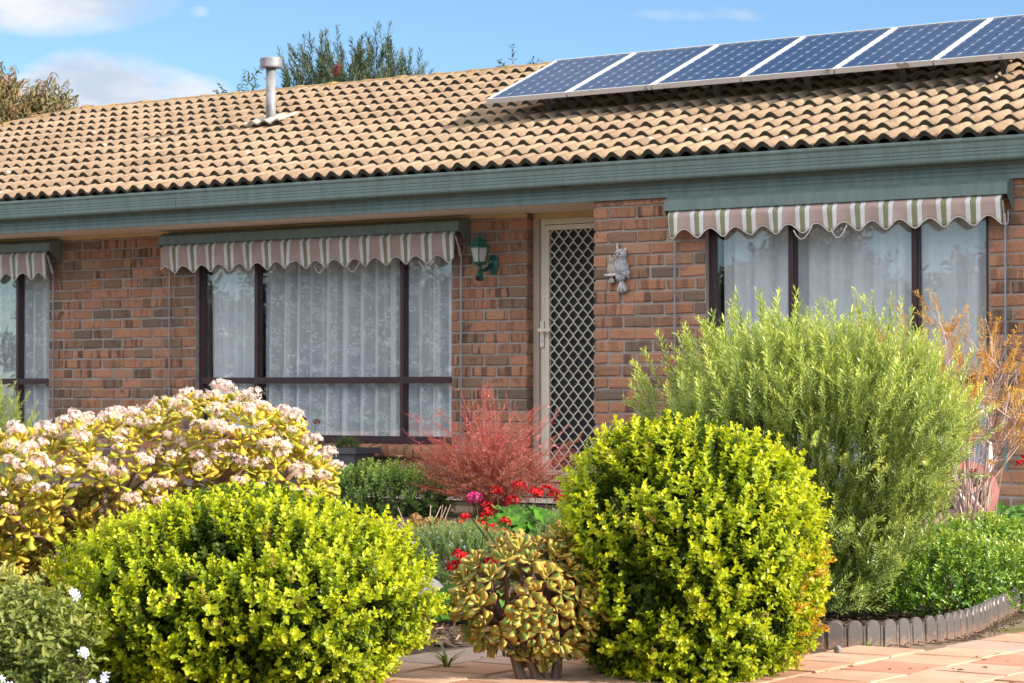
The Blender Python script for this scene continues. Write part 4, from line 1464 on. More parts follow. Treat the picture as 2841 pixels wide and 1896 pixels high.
# large flowering jade, left
rs = np.random.default_rng(41)
JL = (-5.857, 6.018, -.05)
jr = empty('jade_plant', JL, 'large golden jade plant covered in pale pink star flowers, left of the middle window', 'jade plant')
ex = np.array([math.cos(YAW), math.sin(YAW), 0])           # across the picture
ey = np.array([math.sin(YAW), -math.cos(YAW), 0])          # towards the viewer
spots, dirs = [], []
lobes = [((-.36, .0, .57), (.30, .24, .10)), ((-.08, .02, .62), (.26, .25, .10)), ((.22, .0, .70), (.22, .24, .10)), ((.34, .10, .66), (.20, .22, .10)), ((.46, .10, .53), (.18, .22, .13)), ((-.10, .22, .50), (.36, .16, .12)), ((-.42, .16, .44), (.26, .20, .12)), ((.25, .22, .48), (.30, .16, .14)),
         ((.06, .06, .46), (.36, .2, .14)), ((-.52, .10, .26), (.18, .22, .16)), ((-.38, .24, .16), (.16, .16, .10))]
cand = []
for (c0, r0) in lobes:
    for _ in range(150):
        d = nrm(rs.normal(0, 1, 3)[None])[0]
        if d[2] < -.55:
            continue
        cand.append((np.array(c0) + d * np.array(r0), d))
def inside(p, skip=None):
    return any(sum(((p[i_] - c0[i_]) / (r0[i_] * .86)) ** 2 for i_ in range(3)) < 1 for c0, r0 in lobes)
for p, d in cand:
    if inside(p) or p[1] < -.2:
        continue
    if any(np.linalg.norm(p - q) < .047 for q in [s for s in spots]):
        continue
    spots.append(p)
    dirs.append(nrm((d * .6 + np.array([0, .15, .6]))[None])[0])
tow = lambda p: ex * p[0] + ey * p[1] + np.array([0, 0, p[2]])
wsp = [tow(p) for p in spots]
wdr = [tow(d) for d in dirs]
jade(jr, wsp, wdr, JADE_Y, .050, 300, 5, ey + np.array([0, 0, .3]), BARK)
cl_me = []
for k in range(5):
    V, F, A = star_cluster(rs, 56, .038, .0082)
    me = mesh('flower_cluster', V, F, False, A)
    me.materials.append(PETAL)
    cl_me.append(me)
order = sorted(range(len(spots)), key=lambda i_: -(spots[i_][2] + .25 * spots[i_][1] + rs.normal(0, .06)))
for i_ in order[:int(len(order) * .60)]:
    o = bpy.data.objects.new('flower_cluster', cl_me[int(rs.integers(0, 5))])
    p = wsp[i_] + wdr[i_] * .050 + rs.normal(0, .012, 3)
    o.location = p
    o.rotation_euler = (rs.normal(0, .3), rs.normal(0, .3), rs.uniform(0, 6.28))
    s_ = rs.uniform(.6, 1.1)
    o.scale = (s_, s_, s_)
    link(o, jr)
JBARK = plain('jade_bark', (0.30, 0.20, 0.13), 0.7, 0.2, 18)
for (c0, r0) in lobes:
    a = tow(np.array([rs.normal(0, .05), .0, 0.0]))
    e1 = tow(np.array(c0))
    md = a * .45 + e1 * .55 + np.array([0, 0, -.08])
    obj('branch', mesh('branch', *tube([a, md, e1], [.028, .020, .010], 8)), JBARK, jr)
    for q in range(4):
        t_ = e1 + tow(np.array(r0) * nrm(rs.normal(0, 1, 3)[None])[0]) * .9
        obj('branch', mesh('branch', *tube([md * .4 + e1 * .6, e1 * .4 + t_ * .6 + np.array([0, 0, -.02]), t_], [.012, .009, .006], 6)), JBARK, jr)
# dark leaves under the canopy
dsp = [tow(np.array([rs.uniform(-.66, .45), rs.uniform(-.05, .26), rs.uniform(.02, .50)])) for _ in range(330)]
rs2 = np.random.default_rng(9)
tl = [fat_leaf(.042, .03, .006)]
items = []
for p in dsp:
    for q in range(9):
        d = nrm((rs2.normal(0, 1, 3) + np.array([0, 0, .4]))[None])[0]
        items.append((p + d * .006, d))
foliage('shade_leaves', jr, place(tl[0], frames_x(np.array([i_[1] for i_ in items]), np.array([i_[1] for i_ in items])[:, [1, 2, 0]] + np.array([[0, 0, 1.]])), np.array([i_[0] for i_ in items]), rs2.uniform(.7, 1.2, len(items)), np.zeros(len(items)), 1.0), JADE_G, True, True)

# small jade in the middle
SJ = (-3.809, 5.39, 0)
js = empty('jade_plant', SJ, 'small red-edged jade plant with bare forked trunk between the two box bushes', 'jade plant')
spots, dirs, tips = [], [], []
rs = np.random.default_rng(52)
tr_ = 0
while len(spots) < 78 and tr_ < 6000:
    tr_ += 1
    d = nrm(rs.normal(0, 1, 3)[None])[0]
    p = np.array([.02, .0, .225]) + d * np.array([.185, .13, .145])
    if p[2] < .15 and abs(p[0]) < .05 and d[1] > 0:
        continue
    if p[2] < .075 or any(np.linalg.norm(p - q) < .042 for q in spots):
        continue
    spots.append(p)
    dirs.append(nrm((d * .7 + np.array([0, .25, .5]))[None])[0])
for xx, zz in ((.09, .36), (.12, .38), (.14, .345), (.10, .395), (-.02, .09), (.02, .06)):
    spots.append(np.array([xx, .03, zz]))
    dirs.append(np.array([0, .3, .95]))
jade(js, [tow(p) for p in spots], [tow(d) for d in dirs], JADE_G, .043, 300, 8, ey, BARK)
DB = plain('jade_bark_dark', (0.13, 0.085, 0.06), 0.6, 0.25, 18)
forks = [np.array([-.05, 0, .16]), np.array([.03, .01, .17]), np.array([.09, -.02, .2]), np.array([-.01, .02, .14])]
feet = [np.array([.0, .02, 0]), np.array([.05, 0, 0]), np.array([.09, .01, 0]), np.array([.045, .02, 0])]
for f_, k_ in zip(feet, forks):
    obj('trunk', mesh('trunk', *tube([tow(f_), tow((f_ + k_) / 2 + np.array([rs.normal(0, .008), 0, 0])), tow(k_)], [.016, .0135, .010], 8)), DB, js)
for p in spots:
    k_ = min(forks, key=lambda q: np.linalg.norm(p - q))
    md = k_ * .5 + p * .5 + np.array([rs.normal(0, .01), rs.normal(0, .01), -.012])
    obj('branch', mesh('branch', *tube([tow(k_), tow(md), tow(p)], [.007, .0055, .004], 5)), DB, js)

# ---- generic small shrubs
def shrub(name, loc, prof, n, tpls, mat, label, cat, seed, sx=1, sy=1, depth=(.5, 1), up=.5, lump=.15, sc=(.8, 1.2), br=8, lf=5.0):
    rs = np.random.default_rng(seed)
    root = empty(name, loc, label, cat)
    P, D, dep, lum = lathe_shell(rs, n, prof, sx, sy, depth, lump, lf, seed, up)
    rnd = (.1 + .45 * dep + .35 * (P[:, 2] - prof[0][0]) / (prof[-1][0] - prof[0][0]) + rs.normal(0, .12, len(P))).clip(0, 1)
    foliage('foliage', root, scatter(rs, tpls, P, D, sc, rnd, .4), mat)
    branches(root, rs, br, prof, .006, .8, TWIG, sx, sy)
    return root
def tpl_set(seed, k, *a, **kw):
    rs = np.random.default_rng(seed)
    return [sprig(rs, *a, **kw) for _ in range(k)]

PLUM = leafmat('plumbago_leaf', [(0, (.03, .05, .012)), (.4, (.10, .145, .028)), (.75, (.22, .26, .06)), (1, (.36, .36, .12))], .3, .45, .4)
pb = shrub('plumbago_bush', (-4.53, 4.17, 0), [(0, .18), (.12, .22), (.2, .20), (.26, .12), (.30, .03)], 430, tpl_set(3, 6, 5, .075, leaf_tpl(.030, .013, .25, -.12), (.75, .2), 2, .0014, (1.0, .7), .45), PLUM,
           'straggly pale-leaved bush with white and blue flowers in the bottom left corner', 'bush', 61, 1.0, .8)
BLUEP = leafmat('plumbago_petal', [(0, (.45, .50, .80)), (.5, (.70, .74, .92)), (1, (.86, .88, .95))], .3, .6, .2, (1, 1, 1))
rs = np.random.default_rng(62)
for (ax_, up_, tw_) in ((-.10, .33, .10), (-.055, .315, .12), (.185, .295, .10), (-.12, .17, .22), (.03, .10, .24), (.06, .085, .25), (.25, .085, .20), (.28, .10, .18), (.22, .16, .18), (-.02, .26, .16)):
    T = star_tpl(.0115, 5, .12)
    n = int(rs.integers(5, 10))
    d = nrm(rs.normal(0, 1, (n, 3)) * .6 + ey[None] * .6 + np.array([[0, 0, .6]]))
    V, F, A = place((T[0], T[1], np.zeros(len(T[0])) + .5), frames(d, rs.random(n) * 6.28), d * .014, rs.uniform(.8, 1.1, n), rs.random(n), .3)
    foliage('flower_head', pb, (V + tow(np.array([ax_, tw_, up_])), F, A), BLUEP, False)

# low bright hedge on the right, behind the edging
LOWG = leafmat('glossy_small_leaf', [(0, (.02, .06, .008)), (.4, (.07, .17, .015)), (.75, (.20, .34, .03)), (1, (.46, .52, .09))], .3, .3, .6)
lw_root = shrub('low_shrub', (-3.80, 8.02, 0), [(.02, .30), (.10, .40), (.17, .38), (.22, .24), (.25, .03)], 1500, tpl_set(4, 6, 5, .045, leaf_tpl(.021, .010), (.8, .25), 2, .001, (1.0, .7), .35), LOWG,
                'low dense bright green shrub spilling over the plastic edging', 'shrub', 71, .85, 1.25, lump=.16)
lw2 = shrub('low_shrub', (-3.98, 8.75, 0), [(.02, .26), (.12, .34), (.20, .30), (.26, .16), (.29, .03)], 1000, tpl_set(5, 6, 5, .045, leaf_tpl(.021, .010), (.8, .25), 2, .001, (1.0, .7), .35), LOWG,
            'low green shrub at the right edge, just behind the one on the edging', 'shrub', 72, .85, 1.2, lump=.16)

# dying orange shrub
ORNG = leafmat('dead_needle', [(0, (.38, .17, .04)), (.5, (.52, .30, .06)), (1, (.60, .44, .11))], .35, .6, .2)
rs = np.random.default_rng(81)
od = empty('dying_shrub', (-4.749, 10.369, 0), 'thin dying shrub with orange needles and bare twigs by the right window', 'shrub')
TW2 = plain('dead_twig', (0.44, 0.31, 0.26), 0.8, 0.2, 25)
tg = G()
ends, edir = [], []
for k in range(46):
    a = rs.uniform(0, 6.28)
    rr0 = rs.uniform(.12, .52)
    p0 = np.array([rs.normal(0, .04), rs.normal(0, .04), 0])
    p3 = np.array([math.cos(a) * rr0 * .95, math.sin(a) * rr0, 1.08 - .5 * rr0 + rs.normal(0, .08)])
    p1 = p0 * .6 + p3 * .3 + np.array([0, 0, .12])
    p2 = p0 * .2 + p3 * .75 + rs.normal(0, .03, 3)
    tg.tube([p0, p1, p2, p3], [.0045, .003, .002, .001], 4, False)
    for q in range(9):
        t = rs.uniform(.30, 1)
        b0 = p1 * (1 - t) + p3 * t
        dd_ = nrm((p3 - p1 + rs.normal(0, .28, 3))[None])[0]
        b1 = b0 + dd_ * rs.uniform(.08, .2)
        tg.tube([b0, (b0 + b1) / 2 + rs.normal(0, .008, 3), b1], [.0022, .0017, .001], 3, False)
        if rs.random() < .6:
            ends.append(b1 - dd_ * .05)
            edir.append(dd_)
tg.build('twigs', TW2, od)['kind'] = 'stuff'
foliage('needles', od, scatter(rs, tpl_set(6, 5, 12, .085, needle_tpl(.024, .0048), (.7, .4), 3, .001, (1, .7), .35), np.array(ends), np.array(edir), (.9, 1.5), None, .4), ORNG)
# a few dead tips showing through the green shrub
P4 = tow(np.array([.33, .05, .90]))[None] + rs.normal(0, .07, (26, 3))
foliage('dead_tips', ro, scatter(rs, tpl_set(6, 4, 12, .085, needle_tpl(.024, .004), (.7, .4), 3, .001, (1, .7), .35), P4, nrm(rs.normal(0, .5, (26, 3)) + np.array([[0, 0, 1.]])), (.7, 1.1), None, .4), ORNG)

# green shrub under the middle window
GRN = leafmat('mid_green_leaf', [(0, (.025, .06, .014)), (.4, (.07, .14, .03)), (.75, (.16, .26, .05)), (1, (.30, .40, .08))], .3, .4, .45)
shrub('leafy_shrub', (-9.74, 12.17, 0), [(0, .34), (.10, .44), (.18, .38), (.25, .20), (.28, .03)], 1000, tpl_set(7, 6, 6, .08, leaf_tpl(.030, .014), (.8, .3), 2, .0014, (1, .65), .35), GRN,
      'mid green leafy shrub in front of the planter and brick sill', 'shrub', 91, 1.15, .9, sc=(.8, 1.25), lump=.22)
# pale shrub at the left edge
PALE = leafmat('pale_needle', [(0, (.06, .10, .02)), (.5, (.20, .26, .06)), (1, (.38, .42, .12))], .35, .45, .3)
shrub('pale_shrub', (-8.80, 7.95, 0), [(0, .22), (.3, .28), (.6, .20), (.78, .08), (.86, .02)], 700, tpl_set(8, 5, 14, .12, needle_tpl(.026, .0045), (.95, .5), 3, .0012, (1, .7), .25), PALE,
      'pale feathery green shrub at the left edge behind the jade plant', 'shrub', 92, 1, 1, up=.7)

# gaura: red stems and tiny pink flowers
rs = np.random.default_rng(101)
ga = empty('gaura_plant', (-8.93, 12.30, 0), 'wispy red-stemmed plant with tiny pink flowers in front of the door', 'plant')
GST = leafmat('gaura_stem', [(0, (.20, .045, .035)), (.5, (.50, .10, .09)), (1, (.68, .15, .15))], .25, .6, .3, (1.2, .8, .8))
L = []
tipsP, tipsD = [], []
for k in range(470):
    a = rs.uniform(0, 6.28)
    sp_r = rs.random() ** .7
    p0 = np.array([rs.normal(0, .05), rs.normal(0, .05), .0])
    tall = rs.random() < .2
    hh = rs.uniform(.22, .60) if not tall else rs.uniform(.62, .95)
    hh *= 1 - .30 * sp_r
    out_ = .60 * sp_r
    p3 = np.array([math.cos(a) * out_, math.sin(a) * out_, hh])
    p1 = p0 + (p3 - p0) * np.array([.25, .25, .45])
    p2 = p0 + (p3 - p0) * np.array([.62, .62, .80]) + rs.normal(0, .01, 3)
    wv = .0011 if not tall else .0012
    pts = [p0, p1, p2, p3]
    sd_ = nrm((np.cross(p3 - p0, ey) + 1e-3)[None])[0]
    for u, (q0, q1) in enumerate(zip(pts, pts[1:])):
        for ax2 in (sd_, ey):
            L.append((np.array([q0 - ax2 * wv, q0 + ax2 * wv, q1 + ax2 * wv * .7, q1 - ax2 * wv * .7]), np.array([(0, 1, 2, 3)]), np.full(4, (.05 if not tall else .35) + .24 * u + rs.normal(0, .10))))
    for q in range(5 if not tall else 2):
        t = rs.uniform(.3, 1)
        tipsP.append(p1 * (1 - t) + p3 * t)
        tipsD.append(nrm((p3 - p1 + rs.normal(0, .15, 3))[None])[0])
foliage('stems', ga, merge(L), GST)
GLF = leafmat('gaura_leaf', [(0, (.10, .04, .025)), (.4, (.26, .10, .06)), (.75, (.42, .14, .10)), (1, (.56, .22, .18))], .3, .5, .3, (1.2, .9, .8))
tipsP, tipsD = np.array(tipsP), np.array(tipsD)
foliage('foliage', ga, scatter(rs, tpl_set(9, 5, 7, .07, needle_tpl(.020, .0045), (.7, .4), 2, .001, (1, .6), .4), tipsP, tipsD, (.8, 1.3), (tipsP[:, 2] / .62 + rs.normal(0, .15, len(tipsP))).clip(0, 1), .25), GLF)
PK = leafmat('gaura_petal', [(0, (.62, .06, .16)), (1, (.80, .28, .38))], .3, .6, .2, (1.1, .9, .9))
T = star_tpl(.010, 4, .3)
hi = np.argsort(-tipsP[:, 2])[:260]
hi = hi[rs.random(260) < .35]
foliage('flowers', ga, place((T[0], T[1], np.zeros(len(T[0])) + .4), frames(nrm(rs.normal(0, 1, (len(hi), 3)) + ey), rs.random(len(hi)) * 6), tipsP[hi] + rs.normal(0, .01, (len(hi), 3)), rs.uniform(.7, 1.3, len(hi)), rs.random(len(hi)), .3), PK)

# geraniums
def ger_leaf(rad):
    n = 18
    V = [(0, 0, 0)]
    for k in range(n + 1):
        a = -2.75 + 5.5 * k / n
        lob = 1 + .10 * math.cos(a * 7)
        V.append((rad * lob * math.cos(a), rad * lob * math.sin(a), rad * (.22 + .10 * math.cos(a * 7 + 1))))
    return np.array(V), [(0, k + 1, k + 2) for k in range(n)]
GERL = leafmat('geranium_leaf', [(0, (.04, .13, .012)), (.5, (.10, .27, .02)), (1, (.20, .38, .04))], .35, .5, .35)
RED = leafmat('red_petal', [(0, (.22, .001, .004)), (.5, (.45, .003, .007)), (1, (.60, .008, .015))], .2, .5, .25, (1, .6, .6))
PINKF = leafmat('magenta_petal', [(0, (.50, .01, .12)), (.5, (.68, .03, .22)), (1, (.78, .12, .36))], .25, .5, .25, (1, .8, .9))
ger_meshes = []
for k in range(4):
    V, F = ger_leaf(.034)
    V = V + np.random.default_rng(k).normal(0, .0018, V.shape)
    me = mesh('leaf', V, F, True, np.random.default_rng(k).random() * .6 + .1 * np.ones(len(V)))
    me.materials.append(GERL)
    ger_meshes.append(me)
def flower_head_mesh(seed, mat, rad=.026):
    rs = np.random.default_rng(seed)
    V0, F0 = leaf_tpl(.019, .017, .2, -.1, .5, .42)
    n = 46
    d = nrm(rs.normal(0, 1, (n, 3)) + np.array([[0, 0, .5]]))
    t = nrm(np.cross(d, rs.normal(0, 1, (n, 3))))
    me_ = place((V0, F0, np.zeros(len(V0))), frames_x(nrm(t + d * .45), d), d * rad * np.array([1, 1, .7]), rs.uniform(.7, 1.15, n), rs.random(n), 0)
    me = mesh('flower_head', me_[0], me_[1], False, me_[2])
    me.materials.append(mat)
    return me
reds = [flower_head_mesh(k, RED) for k in range(3)]
pinks = [flower_head_mesh(9, PINKF)]
GSTEM = plain('geranium_stem', (0.10, 0.15, 0.04), 0.6)
def geranium(loc, label, nleaf, wx, wy, ht, heads, seed, size=1.0, name='geranium', z0=0.0):
    rs = np.random.default_rng(seed)
    root = empty(name, loc, label, 'geranium')
    for k in range(nleaf):
        a, r0 = rs.uniform(0, 6.28), math.sqrt(rs.random())
        p = ex * math.cos(a) * r0 * wx + ey * math.sin(a) * r0 * wy
        zz = z0 + ht * (1 - .75 * r0 ** 2) * rs.uniform(.55, 1.0)
        o = bpy.data.objects.new('leaf', ger_meshes[int(rs.integers(0, 4))])
        d = nrm((ex * math.cos(a) * r0 * .7 + ey * (math.sin(a) * r0 * .7 + .45) + np.array([0, 0, 1.0]) + rs.normal(0, .25, 3))[None])
        o.matrix_local = Matrix.Translation(p + np.array([0, 0, zz])) @ Matrix(frames(d, rs.random(1) * 6.28)[0].tolist()).to_4x4() @ Matrix.Scale(size * rs.uniform(.75, 1.25), 4)
        link(o, root)
        obj('stem', mesh('stem', *tube([(p[0] * .2, p[1] * .2, z0), (p[0] * .7, p[1] * .7, z0 + (zz - z0) * .6), (p[0], p[1], zz)], .0022, 3, False)), GSTEM, root)
    for (hx_, hz_, hy_, kind) in heads:
        p = ex * hx_ + ey * hy_ + np.array([0, 0, hz_])
        o = bpy.data.objects.new('flower_head', (pinks if kind else reds)[int(rs.integers(0, 1 if kind else 3))])
        o.location = p
        o.rotation_euler = (rs.normal(0, .3), rs.normal(0, .3), rs.uniform(0, 6.28))
        s_ = size * rs.uniform(.55, .80)
        o.scale = (s_, s_, s_ * .8)
        link(o, root)
        obj('flower_stalk', mesh('flower_stalk', *tube([(p[0] * .6, p[1] * .6, z0 + .02), (p[0] * .9, p[1] * .9, hz_ * .6), tuple(p)], .002, 4)), GSTEM, root)
    return root
geranium((-6.84, 9.62, 0), 'bright green geranium with red flower heads in front of the pink plant', 90, .31, .22, .27, [(-.09, .315, .1, 0), (-.02, .27, .16, 0), (-.14, .24, .14, 0), (.16, .31, 0, 0), (.19, .30, .08, 0), (-.17, .15, .20, 0), (-.14, .20, .2, 0), (.02, .33, -.05, 0), (-.25, .18, .2, 0), (-.05, .17, .24, 0), (.10, .30, .05, 0), (.22, .27, .1, 0), (-.20, .28, .05, 1), (-.12, .12, .26, 0)], 111, 1.5)
geranium((-6.30, 8.80, 0), 'pair of dark red geranium heads left of the wire bird ornament', 26, .18, .12, .10, [(-.13, .16, .05, 0), (-.07, .185, .06, 0), (-.20, .15, 0, 0), (.06, .12, .1, 0), (-.03, .16, .1, 0)], 113, 1.4)
geranium((-4.90, 6.62, 0), 'low dark green geranium with two red heads beside the white rock', 46, .13, .12, .15, [(-.03, .235, .05, 0), (.03, .19, .09, 0), (-.05, .205, .08, 0), (.08, .225, .02, 0)], 112, 1.35)
geranium((-5.17, 11.79, 0), 'dark leafy geranium with a red head at the right edge by the hose cart', 60, .28, .2, .24, [(.02, .42, .05, 0), (-.22, .38, .05, 0), (.06, .45, .0, 0)], 114, 1.2)
# withered geranium
wg = empty('withered_geranium', (-6.90, 8.97, 0), 'withered brown geranium with dry stems left of the red flowers', 'geranium')
DRY = leafmat('withered_leaf', [(0, (.20, .10, .035)), (.4, (.32, .22, .09)), (.8, (.34, .30, .13)), (1, (.30, .32, .14))], .3, .7, .2)
rs = np.random.default_rng(121)
dry_me = []
for k in range(3):
    V, F = ger_leaf(.036)
    V = V * np.array([1, .8, 1.8]) + rs.normal(0, .004, V.shape)
    me = mesh('leaf', V, F, False, np.full(len(V), rs.random()))
    me.materials.append(DRY)
    dry_me.append(me)
for k in range(54):
    a, r0 = rs.uniform(0, 6.28), math.sqrt(rs.random())
    p = ex * math.cos(a) * r0 * .12 + ey * math.sin(a) * r0 * .1 + np.array([0, 0, .07 + .15 * rs.random() * (1 - .4 * r0)])
    o = bpy.data.objects.new('leaf', dry_me[k % 3])
    o.location = p
    o.rotation_euler = (rs.normal(0, .9), rs.normal(0, .9), rs.uniform(0, 6.28))
    s_ = rs.uniform(.6, 1.1)
    o.scale = (s_, s_, s_)
    link(o, wg)
for k in range(14):
    a = rs.uniform(0, 6.28)
    p = ex * math.cos(a) * .13 + ey * math.sin(a) * .08 + np.array([0, 0, rs.uniform(.16, .27)])
    obj('stem', mesh('stem', *tube([(0, 0, 0), tuple(p * .55 + rs.normal(0, .01, 3)), tuple(p)], [.005, .0035, .002], 5)), TW2, wg)

# lavender-coloured groundcover
LAVL = leafmat('grey_green_needle', [(0, (.04, .08, .025)), (.5, (.13, .22, .07)), (1, (.28, .38, .15))], .3, .5, .3)
lv = shrub('flowering_groundcover', (-5.95, 7.98, 0), [(0, .24), (.07, .28), (.13, .24), (.18, .12), (.20, .02)], 1100, tpl_set(10, 5, 12, .075, needle_tpl(.015, .0035), (.9, .5), 3, .001, (1, .7), .3), LAVL,
           'low grey-green mound with pale lilac flowers behind the small jade plant', 'groundcover', 131, 1.15, .95, up=.6, lump=.25)
shrub('flowering_groundcover', (-5.98, 8.98, 0), [(0, .22), (.07, .27), (.14, .22), (.19, .11), (.22, .02)], 800, tpl_set(12, 5, 12, .075, needle_tpl(.017, .004), (.9, .5), 3, .001, (1, .7), .3), LAVL,
      'grey-green mound without flowers between the geranium and the box ball', 'groundcover', 133, 1.2, .9, up=.6, lump=.25)
shrub('low_shrub', (-6.75, 7.75, 0), [(0, .16), (.05, .21), (.09, .17), (.12, .08), (.14, .02)], 420, tpl_set(13, 5, 6, .06, leaf_tpl(.022, .010), (.8, .3), 2, .0012, (1, .65), .35), GRN,
      'small leafy green clump between the withered geranium and the left box bush', 'shrub', 134)
LIL = leafmat('lilac_petal', [(0, (.42, .36, .62)), (1, (.72, .68, .86))], .3, .6, .2, (1, 1, 1))
rs = np.random.default_rng(132)
P, D, dep, lum = lathe_shell(rs, 190, [(0, .24), (.07, .28), (.13, .24), (.18, .12), (.20, .02)], 1.18, .98, (.95, 1.05), .2, 5, 131, .4)
T = star_tpl(.0065, 5, .3)
P = P[P[:, 0] * ex[0] + P[:, 1] * ex[1] < .08]
foliage('flowers', lv, place((T[0], T[1], np.zeros(len(T[0])) + .5), frames(nrm(rs.normal(0, .5, (len(P), 3)) + ey), rs.random(len(P)) * 6), P + np.array([[0, 0, .018]]), rs.uniform(.7, 1.4, len(P)), rs.random(len(P)), .2), LIL)

# strap-leaved clump and weeds
STRAP = leafmat('strap_leaf', [(0, (.10, .16, .03)), (1, (.34, .40, .12))], .35, .4, .4)
def clump(name, loc, n, L0, W0, label, seed, spread=.6):
    rs = np.random.default_rng(seed)
    root = empty(name, loc, label, 'grass')
    parts = []
    for k in range(n):
        a = rs.uniform(0, 6.28)
        ln = L0 * rs.uniform(.6, 1.1)
        d = np.array([math.cos(a), math.sin(a), 0])
        sd_ = np.array([-d[1], d[0], 0])
        pts = [d * spread * ln * t * t + np.array([0, 0, ln * (t - .35 * t * t)]) for t in (0, .4, .75, 1.0)]
        wd = [W0, W0 * 1.1, W0 * .7, W0 * .05]
        for q in range(3):
            parts.append((np.array([pts[q] - sd_ * wd[q] / 2, pts[q] + sd_ * wd[q] / 2, pts[q + 1] + sd_ * wd[q + 1] / 2, pts[q + 1] - sd_ * wd[q + 1] / 2]), np.array([(0, 1, 2, 3)]), np.full(4, rs.random())))
    foliage('blades', root, merge(parts), STRAP)
    return root
clump('strap_leaf_clump', (-4.13, 5.47, 0), 12, .12, .010, 'small tuft of yellow-green strap leaves at the foot of the left box bush', 141, .9)
clump('grass_tuft', (-3.56, 6.56, 0), 60, .055, .0022, 'tuft of grass against the black edging beside the box ball', 142)
clump('grass_tuft', (-3.42, 6.70, 0), 40, .035, .0020, 'short grass tuft in the soil between edging and path', 143)
clump('grass_tuft', (-1.30, 2.80, 0.12), 9, .10, .006, 'blurred green blades in the bottom right corner, nearest the camera', 144, .8)
#PART4
# ------------------------------------------------------------------ edging, rock, planter, hose cart, ornament
EDG = M('black_plastic')
pw = EDG.pos()
spz = EDG.n('ShaderNodeSeparateXYZ')
EDG.t.links.new(pw, spz.inputs[0])
dirt = EDG.math('MULTIPLY', EDG.math('SUBTRACT', EDG.math('ADD', EDG.noise(pw, 60, 4), EDG.math('MULTIPLY', EDG.math('SUBTRACT', 0.035, spz.outputs[2]), 9.0)), .48), 3.0, True)
EDGM = EDG.done(EDG.bsdf(EDG.mix(dirt, (0.085, 0.076, 0.074), (0.22, 0.135, 0.095)), 0.42, EDG.bump(EDG.noise(pw, 90, 3), .2, .004)))
eg = empty('garden_edging', (-3.40, 7.2, 0), 'black plastic scalloped edging curving along the brick path', 'edging')
pth = [(-4.05, 6.52), (-3.80, 6.56), (-3.62, 6.60), (-3.50, 6.66), (-3.40, 6.80), (-3.345, 7.02), (-3.355, 7.25), (-3.405, 7.50), (-3.50, 7.88), (-3.62, 8.36), (-3.74, 8.85), (-3.9, 9.5)]
pts = [Vector((x, y, 0)) for x, y in pth]
dense = []
for i_ in range(len(pts) - 1):
    p0, p1, p2, p3 = pts[max(i_ - 1, 0)], pts[i_], pts[i_ + 1], pts[min(i_ + 2, len(pts) - 1)]
    for q in range(20):
        t = q / 20
        dense.append(.5 * ((2 * p1) + (p2 - p0) * t + (2 * p0 - 5 * p1 + 4 * p2 - p3) * t * t + (-p0 + 3 * p1 - 3 * p2 + p3) * t ** 3))
acc, nxt, segs = 0.0, 0.0, []
PITCH_E = .062
for a, b in zip(dense, dense[1:]):
    L_ = (b - a).length
    while nxt <= acc + L_:
        segs.append((a.lerp(b, (nxt - acc) / L_), (b - a).normalized()))
        nxt += PITCH_E
    acc += L_
V, F = [], []
prof = [(-.026, 0), (-.026, .070), (-.021, .083), (-.011, .0905), (0, .093), (.011, .0905), (.021, .083), (.026, .070), (.026, 0)]
n = len(prof)
V = [(x, -.004, z) for x, z in prof] + [(x * .88, -.0085, z - .004 * (z > .05)) for x, z in prof] + [(x, .006, z) for x, z in prof]
F = [tuple(range(n, 2 * n))] + [(q, q + 1, n + q + 1, n + q) for q in range(n - 1)] + [(q + 1, q, 2 * n + q, 2 * n + q + 1) for q in range(n - 1)] + [tuple(range(3 * n - 1, 2 * n - 1, -1))]
seg_me = mesh('edging_pale', V, F)
seg_me.materials.append(EDGM)
rib = G().box(.0275, .0345, -.0055, .004, 0, .074)
rib_me = mesh('edging_rib', rib.V, rib.F)
rib_me.materials.append(EDGM)
for p, d in segs:
    o = bpy.data.objects.new('edging_pale', seg_me)
    o.location = p - Vector((-3.40, 7.2, .006))
    o.rotation_euler = (random.uniform(-.05, .02), random.uniform(-.02, .02), math.atan2(d.y, d.x))
    link(o, eg)
    o2 = bpy.data.objects.new('edging_rib', rib_me)
    o2.location = o.location
    o2.rotation_euler = o.rotation_euler
    link(o2, eg)

def rock(loc, s, label, seed, mat):
    bm = bmesh.new()
    bmesh.ops.create_icosphere(bm, subdivisions=3, radius=1)
    rs = random.Random(seed)
    ph = [rs.uniform(0, 6) for _ in range(6)]
    for v in bm.verts:
        k = 1 + .12 * math.sin(v.co.x * 3 + ph[0]) + .10 * math.sin(v.co.y * 4 + ph[1]) + .06 * math.sin(v.co.z * 7 + ph[2] + v.co.x * 5)
        v.co = Vector((v.co.x * s[0] * k, v.co.y * s[1] * k, v.co.z * s[2] * k + s[2] * .6))
    me = bpy.data.meshes.new('garden_rock')
    bm.to_mesh(me)
    bm.free()
    o = obj('garden_rock', me, mat, None, loc)
    me.polygons.foreach_set('use_smooth', np.ones(len(me.polygons), dtype=bool))
    return tag(o, label, 'rock')
rock((-5.66, 7.36, 0), (.085, .06, .045), 'pale white rock beside the lilac groundcover', 4, plain('white_stone', (0.62, 0.58, 0.54), 0.8, 0.15, 12))
rock((-3.33, 6.32, .03), (.011, .009, .014), 'tiny grey stone lying on the brick path', 6, plain('grey_stone', (0.2, 0.19, 0.19), 0.8, 0.15, 40))

